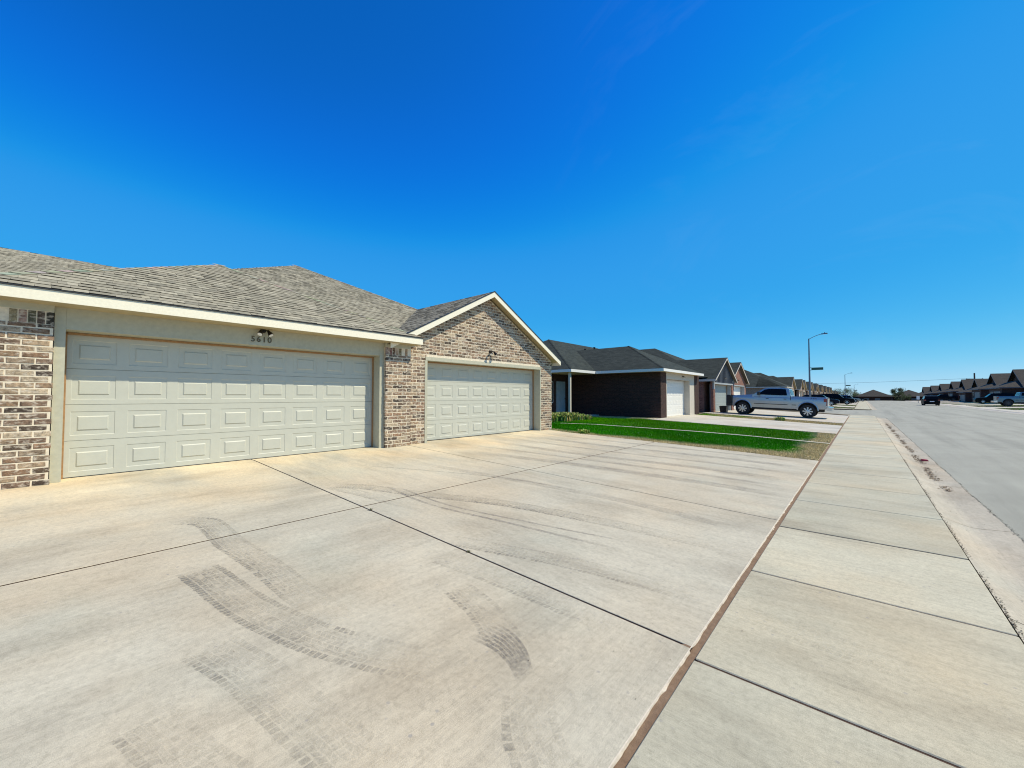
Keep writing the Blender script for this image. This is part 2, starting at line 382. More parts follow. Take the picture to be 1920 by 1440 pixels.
def sheet(name, pts, mat, z=0.0, tilt=True, nx=None):
    """a flat polygon following the lots' slope, split at the slope's breaks"""
    bm = bmesh.new(); bm.faces.new([bm.verts.new((p[0], p[1], 0)) for p in pts])
    for bx in (-.76, -8.6, 12.5):
        bmesh.ops.bisect_plane(bm, geom=bm.verts[:] + bm.edges[:] + bm.faces[:], plane_co=(bx, 0, 0), plane_no=(1, 0, 0))
    for v in bm.verts: v.co.z = (zg(v.co.x) if tilt else 0) + z
    me = bpy.data.meshes.new(name); bm.to_mesh(me); bm.free(); me.materials.append(mat)
    for p in me.polygons:
        if p.normal.z < 0: p.flip()
    o = bpy.data.objects.new(name, me); SC.collection.objects.link(o); o['kind'] = 'structure'; return o

# base ground, dips at the far end of the street
g = MB(); S = 2500
ys = [-S, -10, 192, 203, S]; zs = [-.16, -.16, -.16, -1.55, -1.55]
for k in range(4): g.poly([(-S, ys[k], zs[k]), (S, ys[k], zs[k]), (S, ys[k + 1], zs[k + 1]), (-S, ys[k + 1], zs[k + 1])])
tag(g.build('ground', M['soil']), kind='structure')
# lots on the left and right of the street
sheet('lot_soil', [(-.79, 11.8), (-.79, 44), (-9, 50), (-60, 50), (-60, 11.8)], M['soil'], -.035)
sheet('lot_soil', [(-60, -30), (-9, -30), (-9, 11.8), (-60, 11.8)], M['soil'], -.036)
sheet('lot_soil', [(-.79, 62), (-.79, 191), (-60, 191), (-60, 62)], M['soil'], -.035)
sheet('lot_soil', [(12.45, 10), (60, 10), (60, 191), (12.45, 191)], M['soil'], -.035)

# --- slabs with real open joints between them
def slab(mb, x0, x1, y0, y1, m=0, ragged=None, zf=zg, top=0.0, em=1, bev=.006, thick=.1):
    """one cast slab: bevelled rim; ragged=side 'x1' gives a crumbled edge with a raised lip"""
    xs = sorted(set([x0 + bev, x1 - bev] + [b for b in (-.76, -8.6) if x0 + bev < b < x1 - bev]))
    for a, b in zip(xs, xs[1:]):
        mb.poly([(a, y0 + bev, zf(a) + top), (b, y0 + bev, zf(b) + top), (b, y1 - bev, zf(b) + top), (a, y1 - bev, zf(a) + top)], m)
        for yy, yi in ((y0, y0 + bev), (y1, y1 - bev)):
            mb.poly([(a, yi, zf(a) + top), (b, yi, zf(b) + top), (b, yy, zf(b) + top - bev), (a, yy, zf(a) + top - bev)], m)
            mb.poly([(a, yy, zf(a) + top - bev), (b, yy, zf(b) + top - bev), (b, yy, zf(b) + top - thick), (a, yy, zf(a) + top - thick)], em)
    for xx, xi in ((x0, x0 + bev), (x1, x1 - bev)):
        mb.poly([(xi, y0 + bev, zf(xi) + top), (xi, y1 - bev, zf(xi) + top), (xx, y1 - bev, zf(xx) + top - bev), (xx, y0 + bev, zf(xx) + top - bev)], m)
        mb.poly([(xx, y0, zf(xx) + top - bev), (xx, y1, zf(xx) + top - bev), (xx, y1, zf(xx) + top - thick), (xx, y0, zf(xx) + top - thick)], em)

# driveway of the near house: panels, joints at x=-4.65 and y=2.55, 5.83
d = MB()
for (x0, x1, y0, y1, m) in ((-4.645, -.80, 5.837, 11.8, 0), (-8.80, -4.672, 5.837, 11.8, 0), (-4.645, -.80, 2.560, 5.820, 0), (-8.80, -4.672, 2.560, 5.820, 0),
                            (-4.645, -.80, -7, 2.542, 1), (-8.80, -4.672, -7, 2.542, 1)):
    slab(d, x0, x1, y0, y1, m, bev=.003, em=2)
tag(d.build('driveway', [M['drive_x'], M['drive_y'], M['joint']], fix=False), kind='structure')
# faint tooled groove across the near panel is a joint too: thin dark strip 1 mm proud
lip = MB()   # crumbled concrete lip along the driveway edge
prev = None; y = -6.0
while y < 11.8:
    wv = .002 + .005 * random.random() + (.010 if random.random() < .05 else 0)
    h = .0005 + .0015 * random.random()
    if abs(y - 2.55) < .03: wv = -.02
    cur = (-.7995, y, h, wv)
    if prev:
        a = prev; b = cur
        lip.poly([(-.804, a[1], .0005 + zg(-.804)), (-.804, b[1], .0005 + zg(-.804)), (b[0], b[1], b[2]), (a[0], a[1], a[2])])
        lip.poly([(a[0], a[1], a[2]), (b[0], b[1], b[2]), (-.80 + b[3], b[1], -.012), (-.80 + a[3], a[1], -.012)])
    prev = cur; y += .02 + .05 * random.random()
M['lip'] = simple('broken_concrete_edge', (.62, .55, .44), .9, var=.12, scale=40, bmp=.5)
tag(lip.build('driveway_edge', M['lip'], fix=False), kind='structure')
# clay packed in the wide joint, dirt below all others
cl = MB(); y = -6.0; L = []
while y < 43: L.append(y); y += .05 if y < 12 else .5
for a, b in zip(L, L[1:]):
    za = -.012 + .004 * math.sin(a * 7) ; zb = -.012 + .004 * math.sin(b * 7)
    cl.poly([(-.81, a, za), (-.735, a, za - .002), (-.735, b, zb - .002), (-.81, b, zb)])
cl.poly([(-.90, 2.50, .0045), (-.80, 2.515, .001), (-.80, 2.60, .001)])
tag(cl.build('joint_clay', M['clay'], fix=False), kind='structure')
j = MB()
j.poly([(-8.8, -7, zg(-8.8) - .007), (-.8, -7, -.007), (-.8, 11.8, -.007), (-8.6, 11.8, zg(-8.6) - .007), (-8.8, 11.8, zg(-8.8) - .007)])
j.poly([(-.735, -7, -.008), (.70, -7, -.008), (.70, 41, -.008), (-.735, 41, -.008)])
tag(j.build('joint_dirt', M['joint'], fix=False), kind='structure')

# sidewalk slabs
sw = MB(); jy = [2.455 + 1.565 * k for k in range(-6, 25)]
for a, b in zip(jy, jy[1:]):
    q_ = random.uniform(.92, 1.07); t_ = random.uniform(-.025, .035); sw.col = (q_ * (1 + t_), q_, q_ * (1 - t_))
    slab(sw, -.754, .710, a + .010, b - .010, zf=lambda x: 0.0, bev=.005, top=random.uniform(-.002, .002))
end = jy[-1]
tag(sw.build('sidewalk', [M['walk_var'], M['joint']], fix=False), kind='structure')
# corner apron at the side street
ap = MB()
ap.poly([(-.742, end + .01, 0), (.70, end + .01, 0), (.68, 42.0, -.01), (.2, 42.9, -.03), (-3, 44.6, -.05), (-8.2, 47.6, .1), (-8.2, 46.2, .24), (-3, 43.2, .09), (-.9, 41.6, 0.0)])
tag(ap.build('sidewalk', M['walk'], fix=False), kind='structure')
sw2 = MB(); yy = 62.2
while yy < 190: slab(sw2, -.742, .70, yy + .01, yy + 1.51, zf=lambda x: 0.0, bev=.01); yy += 1.52
tag(sw2.build('sidewalk', [M['walk'], M['joint']], fix=False), kind='structure')
sw3 = MB(); yy = 20
while yy < 190: slab(sw3, 11.0, 12.45, yy + .01, yy + 1.51, zf=lambda x: 0.0, bev=.01); yy += 1.52
tag(sw3.build('sidewalk', [M['far_conc'], M['joint']], fix=False), kind='structure')
sheet('sidewalk', [(-8.2, 61.2), (.7, 61.2), (.7, 62.2), (-.742, 63.4), (-8.2, 62.9)], M['walk'], .0)

# rolled gutter: profile (x, z)
PROF = [(.716, -.004), (.74, -.012), (.80, -.035), (.88, -.066), (.96, -.086), (1.02, -.091), (1.12, -.084), (1.24, -.075), (1.285, -.072)]
def gutter(ya, yb, prof, name, mat, step=1.52 * 2):
    mb = MB(); y = ya; k = 0
    while y < yb - .05:
        e = min(y + step, yb)
        for p, q in zip(prof, prof[1:]):
            mb.poly([(p[0], y + .006, p[1]), (q[0], y + .006, q[1]), (q[0], e - .006, q[1]), (p[0], e - .006, p[1])])
        y = e
    o = mb.build(name, mat, fix=False); o.data.shade_smooth(); return tag(o, kind='structure')
gutter(-4.8, 38.4, PROF, 'gutter', M['gutter'])
gutter(62.5, 190, PROF, 'gutter', M['gutter'])
PR = [(10.98, -.004), (10.9, -.04), (10.78, -.085), (10.7, -.09), (10.5, -.078), (10.42, -.072)]
gutter(15, 190, PR, 'gutter', M['far_conc'])
# gutter turning the corner
gc = MB(); ang = [R(t) for t in range(0, 91, 10)]
for a, b in zip(ang, ang[1:]):
    for p, q in zip(PROF, PROF[1:]):
        P = lambda pr, t: ((pr[0] + .9) * math.cos(t) - .9, 38.4 + (pr[0] + .9 + 1.6 * 0) * math.sin(t) * 1.5, pr[1])
        gc.poly([P(p, a), P(q, a), P(q, b), P(p, b)])
tag(gc.build('gutter', M['gutter'], fix=False), kind='structure')
gj = MB(); gj.poly([(.70, -5, -.016), (.722, -5, -.018), (.722, 38.4, -.018), (.70, 38.4, -.016)]); tag(gj.build('joint_dirt', M['joint'], fix=False), kind='structure')
# asphalt: crowned street and side street
rd = MB(); XS = [1.28, 2.6, 4.2, 5.85, 7.5, 9.1, 10.42]; ZS = [-.079, -.045, -.01, .0, -.01, -.045, -.079]
YS = [-6, 20, 41, 62.4, 90, 120, 150, 191]
for k in range(len(XS) - 1):
    for a, b in zip(YS, YS[1:]):
        rd.poly([(XS[k], a, ZS[k]), (XS[k + 1], a, ZS[k + 1]), (XS[k + 1], b, ZS[k + 1]), (XS[k], b, ZS[k])])
rd.poly([(1.28, 40.6, -.079), (1.28, 62.4, -.079), (.7, 62.1, -.08), (-3, 61.2, -.08), (-60, 61.2, -.08), (-60, 50, -.08), (-9, 48.2, -.08), (-3, 44.7, -.08), (.2, 43.0, -.08), (.9, 41.9, -.08)])
rd.poly([(-60, 191, -.12), (60, 191, -.12), (60, 194, -.16), (-60, 194, -.16)])
tag(rd.build('road', M['asphalt'], fix=False), kind='structure')
sheet('road', [(1.25, 38.35), (1.30, 38.35), (1.30, 43.2), (-3, 44.7), (-1.2, 41.9), (.4, 40.9), (1.1, 39.8)], M['asphalt'], -.0835, False)

# driveways of the other lots
sheet('driveway', [(-8.8, 20.7), (-.80, 20.7), (-.80, 26.6), (-8.8, 28.2)], M['far_conc'])
sheet('driveway', [(-8.8, 31.0), (-.80, 28.9), (-.80, 40.6), (-8.8, 44.2)], M['far_conc'])
sheet('walkway', [(-.80, 16.18), (-.80, 16.40), (-3.2, 16.55), (-5.0, 16.38), (-7.9, 15.6), (-10.2, 15.12), (-10.2, 14.9), (-7.9, 15.38), (-5.0, 16.16), (-3.2, 16.33)], M['far_conc'], .004)
for y0 in (66, 84.5, 100, 115.5, 131, 146.5, 162, 177.5):
    sheet('driveway', [(-8.8, y0 + 4), (-.80, y0 + 4), (-.80, y0 + 14.2), (-8.8, y0 + 14.2)], M['far_conc'])
for y0 in (60, 78.2, 97, 111, 129, 149, 164, 181):
    sheet('driveway', [(12.45, y0), (21, y0), (21, y0 + 9), (12.45, y0 + 9)], M['far_conc'])

# --- tyre marks: tread blocks printed in dust
def catmull(P, n=24):
    P = [Vector((p[0], p[1])) for p in P]; P = [P[0] * 2 - P[1]] + P + [P[-1] * 2 - P[-2]]; out = []
    for i in range(1, len(P) - 2):
        for k in range(n):
            t = k / n; a, b, c, dd = P[i - 1], P[i], P[i + 1], P[i + 2]
            out.append(.5 * ((2 * b) + (-a + c) * t + (2 * a - 5 * b + 4 * c - dd) * t * t + (-a + 3 * b - 3 * c + dd) * t ** 3))
    out.append(P[-2]); return out
def tread(path, width, a0, a1, seed, col=(.25, .232, .19), edge=1.25):
    rr = random.Random(seed); pts = catmull(path); mb = MB()
    L = [0.0]
    for p, q in zip(pts, pts[1:]): L.append(L[-1] + (q - p).length)
    def at(s):
        s = max(0, min(L[-1] - 1e-4, s)); i = max(0, min(len(pts) - 2, np.searchsorted(L, s) - 1))
        t = (s - L[i]) / max(1e-6, L[i + 1] - L[i]); p = pts[i].lerp(pts[i + 1], t); dr = (pts[i + 1] - pts[i]).normalized()
        return p, Vector((-dr.y, dr.x))
    def quad(corners, al, zz=.0020):
        P3 = []
        for s, o in corners:
            p, nn = at(s); q = p + nn * o; P3.append((q.x, q.y, zg(q.x) + zz))
        mb.poly(P3, 0, col, al)
    pitch = .040; W = width / 2; n = int(L[-1] / pitch); s = 0.0; NC = 5
    U = [-W * .66 + W * 1.32 * k / NC for k in range(NC + 1)]
    J = [[(rr.uniform(-.009, .009) + (.5 * pitch if k % 2 else 0), rr.uniform(-.005, .005)) for k in range(NC + 1)] for i in range(n + 2)]
    for i in range(n):       # the dusty film the tyre leaves between its blocks
        t = i / n; fa = .20 * (a0 + (a1 - a0) * t) * min(1, t / .08 + .1) * min(1, (1 - t) / .35)
        for k in range(6):
            u0, u1 = -W + 2 * W * k / 6, -W + 2 * W * (k + 1) / 6; quad_z = .0006
            quad([(i * pitch, u0), (i * pitch + pitch, u0), (i * pitch + pitch, u1), (i * pitch, u1)], fa * (.55 + .45 * math.cos(k * 1.1)), .0012)
    for i in range(n):
        s = i * pitch; t = s / L[-1]; al = 1.15 * (a0 + (a1 - a0) * t)
        al *= min(1, t / .05 + .2) * min(1, (1 - t) / .28) * (.75 + .25 * math.sin(t * 9 + seed))
        for sg in (-1, 1):       # shoulder lugs
            if rr.random() < .95:
                q = rr.uniform(-.002, .002); e0 = W * rr.uniform(.97, 1.04)
                quad([(s + q, sg * e0), (s + pitch * .72 + q, sg * e0), (s + pitch * .90, sg * W * .70), (s + pitch * .10, sg * W * .70)], al * edge * rr.uniform(.6, 1.1) * (1.0 if sg < 0 else .42))
        for k in range(NC):      # irregular interlocking blocks, shrunk towards their centres
            c4 = [(s + J[i][k][0], U[k] + J[i][k][1]), (s + J[i][k + 1][0], U[k + 1] + J[i][k + 1][1]), (s + pitch + J[i + 1][k + 1][0], U[k + 1] + J[i + 1][k + 1][1]), (s + pitch + J[i + 1][k][0], U[k] + J[i + 1][k][1])]
            cx = sum(p[0] for p in c4) / 4; cy = sum(p[1] for p in c4) / 4
            if rr.random() < .96: quad([(cx + (p[0] - cx) * .84, cy + (p[1] - cy) * .84) for p in c4], al * rr.uniform(.42, .80) * (1 - .6 * (k / (NC - 1))))
    return tag(mb.build('tyre_mark', M['track'], fix=False), kind='structure')
tread([(-4.02, .80), (-3.75, .84), (-3.15, .91), (-2.6, 1.04), (-2.2, 1.19), (-1.75, 1.42)], .27, .85, .45, 1, edge=1.6)
tread([(-5.45, .96), (-5.25, 1.12), (-4.9, 1.14), (-4.4, 1.14), (-3.7, 1.20), (-3.0, 1.22), (-2.5, 1.3)], .24, .95, .22, 2)
tread([(-5.85, 2.76), (-5.45, 3.06), (-4.6, 3.42), (-3.6, 3.90), (-2.76, 4.12), (-1.88, 4.28), (-.86, 4.38)], .25, .8, .55, 3)
tread([(-5.8, 2.70), (-5.2, 2.83), (-4.6, 2.92), (-4.0, 3.02)], .2, .5, .12, 4)
tread([(-3.1, 2.62), (-2.6, 2.80), (-2.1, 2.98), (-1.5, 3.12), (-.9, 3.22)], .24, .45, .35, 5)
tread([(-2.35, 2.05), (-2.0, 1.98), (-1.75, 1.88), (-1.5, 1.78)], .24, .5, .3, 6)
tread([(-1.3, 1.62), (-1.15, 1.45), (-1.0, 1.35), (-.9, 1.3)], .26, .2, .35, 16)
tread([(-2.85, .62), (-2.45, .72), (-2.1, .77), (-1.7, .82), (-1.3, .88)], .26, .38, .25, 7)
tread([(-2.45, .30), (-2.2, .36), (-1.95, .42), (-1.7, .5)], .22, .3, .45, 8)
tread([(-2.9, 2.30), (-2.3, 2.38), (-1.7, 2.42), (-1.2, 2.44)], .26, .3, .25, 9)
tread([(-.70, 3.2), (-.2, 3.15), (.3, 3.1), (.6, 3.08)], .24, .14, .08, 10)
# a spun-wheel smear
sm = MB()
for k in range(7):
    o = k * .030
    P = catmull([(-1.84, 1.70 + o * 1.2), (-1.66, 1.73 + o), (-1.5, 1.70 + o * .8), (-1.36, 1.62 + o * .6)], 10)
    for i, (p, q) in enumerate(zip(P, P[1:])):
        w_ = .011; al = .62 * math.sin(math.pi * (i + 1) / (len(P) + 1))
        sm.poly([(p.x, p.y - w_, zg(p.x) + .0028), (q.x, q.y - w_, zg(q.x) + .0028), (q.x, q.y + w_, zg(q.x) + .0028), (p.x, p.y + w_, zg(p.x) + .0028)], 0, (.14, .13, .12), al)
tag(sm.build('tyre_mark', M['track'], fix=False), kind='structure')
# broad faint rubber bands crossing the driveway
bd = MB()
for P0, wd, al in (([(-6.8, 6.4), (-4.5, 6.9), (-2.5, 7.2), (-.9, 7.3)], .30, .22), ([(-7.6, 8.0), (-5, 8.1), (-2.5, 8.6), (-.9, 8.7)], .28, .22),
                   ([(-8.2, 9.6), (-5, 9.9), (-2.5, 10.3), (-.9, 10.4)], .28, .25), ([(-5.4, 3.3), (-4.2, 3.2), (-3.0, 3.4), (-1.8, 3.6)], .05, .35),
                   ([(-5.2, 3.4), (-4.0, 3.35), (-2.8, 3.6), (-1.8, 3.85)], .04, .35), ([(-7.9, 8.9), (-5, 9.0), (-2.5, 9.4), (-.9, 9.5)], .2, .2), ([(-8.0, 7.0), (-5, 7.5), (-2.5, 7.9), (-.9, 8.0)], .16, .2), ([(-8.3, 10.6), (-5, 10.9), (-2.5, 11.2), (-.9, 11.3)], .22, .2), ([(-6.8, 4.6), (-4.5, 5.0), (-2.5, 5.2), (-.9, 5.1)], .2, .16),
                   ([(-7.2, 3.6), (-6, 4.3), (-4.5, 5.0), (-3.2, 5.2)], .04, .3)):
    P = catmull(P0, 12)
    for i, (p, q) in enumerate(zip(P, P[1:])):
        a = 1.6 * al * min(1, i / 6, (len(P) - 2 - i) / 5 + .1)
        bd.poly([(p.x, p.y - wd / 2, zg(p.x) + .0006), (q.x, q.y - wd / 2, zg(q.x) + .0006), (q.x, q.y + wd / 2, zg(q.x) + .0006), (p.x, p.y + wd / 2, zg(p.x) + .0006)], 0, (.22, .20, .18), a)
tag(bd.build('tyre_mark', M['track'], fix=False), kind='structure')

# --- grass
def in_poly(x, y, P):
    c = np.zeros(len(x), bool); n = len(P)
    for i in range(n):
        x0, y0 = P[i]; x1, y1 = P[(i + 1) % n]
        if y0 == y1: continue
        c ^= ((y0 > y) != (y1 > y)) & (x < (x1 - x0) * (y - y0) / (y1 - y0) + x0)
    return c
def grass(name, P, n, hmin, hmax, wd, colfn, dens=None, label=None):
    xs = [p[0] for p in P]; ysl = [p[1] for p in P]
    x = rng.uniform(min(xs), max(xs), n); y = rng.uniform(min(ysl), max(ysl), n); k = in_poly(x, y, P)
    x = x[k]; y = y[k]
    if dens is not None: kk = rng.random(len(x)) < dens(x, y); x = x[kk]; y = y[kk]
    m = len(x); a = rng.uniform(0, 2 * np.pi, m); h = rng.uniform(hmin, hmax, m); ln = rng.uniform(0, .6, m) * h; b = rng.uniform(0, 2 * np.pi, m)
    z = np.array([zg(v) for v in x]) - .022
    dx = np.cos(a) * wd / 2; dy = np.sin(a) * wd / 2
    v = np.empty((m, 3, 3)); v[:, 0] = np.stack([x - dx, y - dy, z], 1); v[:, 1] = np.stack([x + dx, y + dy, z], 1)
    v[:, 2] = np.stack([x + np.cos(b) * ln, y + np.sin(b) * ln, z + h + .012], 1)
    me = bpy.data.meshes.new(name); me.from_pydata(v.reshape(-1, 3).tolist(), [], np.arange(m * 3).reshape(-1, 3).tolist())
    me.materials.append(M['blade'])
    col = colfn(x, y); ca = np.ones((m, 4)); ca[:, :3] = col
    at = me.color_attributes.new('Col', 'FLOAT_COLOR', 'CORNER'); at.data.foreach_set('color', np.repeat(ca, 3, 0).ravel()); me.update()
    o = bpy.data.objects.new(name, me); SC.collection.objects.link(o); o['kind'] = 'stuff'
    if label: o['label'] = label
    return o
def wob(x, y, s=1.0): return (np.sin(x * 2.1 * s + y * 1.3) + np.sin(x * 4.7 * s - y * 3.1 + 1) * .6 + np.sin(x * 9.1 + y * 7.7) * .3) / 1.9
def lawncol(edges):
    def f(x, y):
        dd = edges(x, y) + wob(x, y) * .22 + rng.normal(0, .06, len(x))
        t = np.clip(dd / .35, 0, 1)[:, None]; n = rng.uniform(.7, 1.3, (len(x), 1))
        g_ = np.array([.036, .25, .002]) * (1 + .25 * wob(x * .6, y * .6))[:, None]; dr = np.array([.62, .50, .25])
        g_ = g_ + np.array([.05, .04, .0]) * (y > 16.3)[:, None] + np.array([.03, .03, .0]) * np.clip(wob(x * .4 + 3, y * .7), 0, 1)[:, None]
        return (dr * (1 - t) + g_ * t) * n
    return f
L1 = [(-.82, 11.86), (-.82, 16.16), (-3.2, 16.31), (-5.0, 16.14), (-7.9, 15.36), (-12, 14.7), (-12, 12.0), (-8.0, 11.86)]
L2 = [(-.82, 16.42), (-.82, 20.66), (-8.3, 20.68), (-8.3, 22.0), (-12.4, 22.0), (-12.4, 15.5), (-10.2, 15.16), (-7.9, 15.62), (-5.0, 16.40), (-3.2, 16.57)]
L3 = [(-.82, 26.75), (-.82, 28.8), (-8.4, 30.9), (-8.4, 28.3)]
sheet('lawn', [(-.80, 11.81), (-.80, 20.69), (-8.8, 20.69), (-8.8, 22), (-14, 22), (-14, 12), (-8.0, 11.81)], M['lawnbase'], -.022)
sheet('lawn', [(-.80, 26.65), (-.80, 28.88), (-8.4, 30.9), (-8.4, 28.2)], M['drybase'], -.022)
sheet('lawn', [(-.81, 11.82), (-.81, 16.1), (-1.3, 16.1), (-1.6, 13.6), (-2.4, 12.8), (-4.6, 12.3), (-7.6, 12.0), (-7.6, 11.82)], M['drybase'], -.018)
sheet('lawn', [(-.81, 16.45), (-.81, 20.6), (-1.4, 20.6), (-1.3, 18.5), (-1.4, 16.5)], M['drybase'], -.018)
grass('grass', L1, 90000, .018, .05, .010, lawncol(lambda x, y: np.minimum((y - 11.84) / (1.0 + .3 * np.clip((x + 4) / 3, -1, 1)) - .45 - .25 * np.clip((x + 6) / 5, -1, 1), (-.80 - x) / 1.0 - .45)), label='green lawn with a dry yellow edge beside the driveway')
grass('grass', L2, 95000, .018, .05, .011, lawncol(lambda x, y: np.minimum((20.7 - y) / 1.0 + .1, (-.80 - x) / 1.0 - .5)), label='green lawn strip beyond the narrow concrete walk')
grass('grass', L3, 26000, .02, .06, .014, lawncol(lambda x, y: np.minimum((-x - 5.4) * .5, wob(x, y) * .2 + .25)), label='patchy strip of dry grass between two driveways')
for (P, n, lb) in (([(-.8, 63.5), (-.8, 69.8), (-8.4, 69.8), (-8.4, 63.5)], 9000, 'dry grass on the corner lot beyond the side street'),
               ([(12.5, 69.5), (12.5, 78), (20, 78), (20, 69.5)], 7000, 'grass strip across the street beside the pickup'),
               ([(12.5, 106.2), (12.5, 110.8), (20, 110.8), (20, 106.2)], 6000, 'narrow grass strip across the street'),
               ([(12.5, 87.5), (12.5, 96.7), (20, 96.7), (20, 87.5)], 7000, 'grass across the street between two driveways'),
               ([(12.5, 120.3), (12.5, 128.7), (20, 128.7), (20, 120.3)], 6000, 'patchy grass far along the other side of the street'),
               ([(-.8, 80.5), (-.8, 88.2), (-8.4, 88.2), (-8.4, 80.5)], 6000, 'patchy grass between driveways beyond the corner house')):
    grass('grass', P, n, .03, .09, .04, lawncol(lambda x, y: wob(x, y) * .5 + .1), label=lb)

# litter, pebbles and the dirt seam along the kerb
lt = MB(); rr = random.Random(11)
def flake(x, y, z, s, col):
    a = rr.uniform(0, 6.28); pts = []
    for k in range(4):
        t = a + k * 1.57 + rr.uniform(-.4, .4); q = s * rr.uniform(.5, 1); pts.append((x + math.cos(t) * q, y + math.sin(t) * q * rr.uniform(.5, 1), z + rr.uniform(.002, .002 + s * .5)))
    lt.poly(pts, 0, col)
def gz(x): return float(np.interp(x, [p[0] for p in PROF], [p[1] for p in PROF]))
for k in range(2600):      # seam at the sidewalk edge
    y = 1.5 + 12 * rr.random() ** 1.3; x = .712 + abs(rr.gauss(0, .016)); 
    if math.sin(y * 3.1) + math.sin(y * 7.7) * .8 + rr.uniform(-1, 1) < -.5: continue
    flake(x, y, gz(max(.716, x)), rr.uniform(.003, .010), rr.choice([(.06, .04, .03), (.10, .07, .045), (.04, .05, .02), (.03, .02, .015)]))
for k in range(3600):      # leaf drift in the gutter
    y = rr.uniform(9.5, 33); x = 1.03 + rr.gauss(0, .035) + .02 * math.sin(y * 2)
    if math.sin(y * 2.3) + math.sin(y * 5.1) < -.6: continue
    flake(x, y, gz(x), rr.uniform(.008, .028), rr.choice([(.19, .14, .09), (.30, .23, .14), (.12, .09, .06), (.22, .15, .10)]))
for k in range(120):
    y = rr.uniform(2.5, 12); x = rr.uniform(.85, 1.25); flake(x, y, gz(x), rr.uniform(.002, .009), (.05, .04, .03))
for k in range(2600):       # asphalt edge crumbs
    y = 3 + 37 * rr.random() ** 1.5; x = 1.288 + rr.gauss(0, .008) + .012 * math.sin(y * 2.7) * math.sin(y * 1.1); flake(x, y, -.074, rr.uniform(.003, .014), rr.choice([(.07, .06, .05), (.12, .10, .08), (.04, .035, .03)]))
for k in range(90):
    x = rr.uniform(-8, .6); y = rr.uniform(.3, 9); flake(x, y, zg(x), rr.uniform(.002, .006), rr.choice([(.08, .06, .04), (.15, .12, .1)]))
for k in range(900):       # dead runners spilling over the driveway edge
    x = -8 + 7.2 * rr.random(); y = 11.82 + rr.gauss(0, .03); flake(x, y, zg(x), rr.uniform(.008, .03), rr.choice([(.33, .26, .13), (.20, .15, .08), (.10, .08, .05)]))
for k in range(260):
    x = -7.3 + rr.gauss(0, .35); y = 11.75 + rr.gauss(0, .06); flake(x, y, zg(x), rr.uniform(.01, .035), rr.choice([(.12, .09, .05), (.22, .30, .08), (.08, .06, .04)]))
tag(lt.build('leaf_litter', M['litter'], fix=False), 'scattered dry leaves, crumbs and dirt along the gutter and joints', kind='stuff')
rc = MB((1.12, 14.1, gz(1.12)))
rc.hexa([(1.06, 14.02, gz(1.1)), (1.19, 14.05, gz(1.1)), (1.18, 14.16, gz(1.1)), (1.05, 14.13, gz(1.1)), (1.07, 14.03, gz(1.1) + .05), (1.18, 14.06, gz(1.1) + .035), (1.17, 14.15, gz(1.1) + .04), (1.06, 14.12, gz(1.1) + .05)])
o = rc.build('carton', M['red_card']); o.location = (1.12, 14.1, gz(1.12)); tag(o, 'crushed red carton lying in the gutter', 'litter')
# weeds in the driveway joint
def weed(x, y, n, s, label):
    mb = MB((x, y, zg(x)))
    for k in range(n):
        a = rr.uniform(0, 6.28); l = s * rr.uniform(.5, 1); w_ = s * .13; dx, dy = math.cos(a), math.sin(a)
        c = rr.choice([(.05, .07, .02), (.10, .11, .04), (.06, .04, .02)])
        z0 = zg(x) - .008
        mb.poly([(x + dy * w_, y - dx * w_, z0), (x + dx * l * .6 + dy * w_, y + dy * l * .6 - dx * w_, z0 + l * .6), (x + dx * l, y + dy * l, z0 + l * .45), (x + dx * l * .6 - dy * w_, y + dy * l * .6 + dx * w_, z0 + l * .62), (x - dy * w_, y + dx * w_, z0)], 0, c)
    o = mb.build('weed', M['leaf'], fix=False); o.location = (x, y, zg(x)); tag(o, label, 'weed', 'weeds in the driveway joint')
weed(-4.45, 2.55, 9, .045, 'taller sprig of weed in the driveway joint nearest the crossing joints')
weed(-4.05, 2.55, 8, .026, 'tiny dark weed just streetward of the taller sprig in the joint')
weed(-3.55, 2.55, 6, .018, 'smallest weed speck midway along the dark driveway joint')
weed(-2.75, 2.55, 18, .032, 'wide flat tuft of dark weed closest to the sidewalk in the joint')

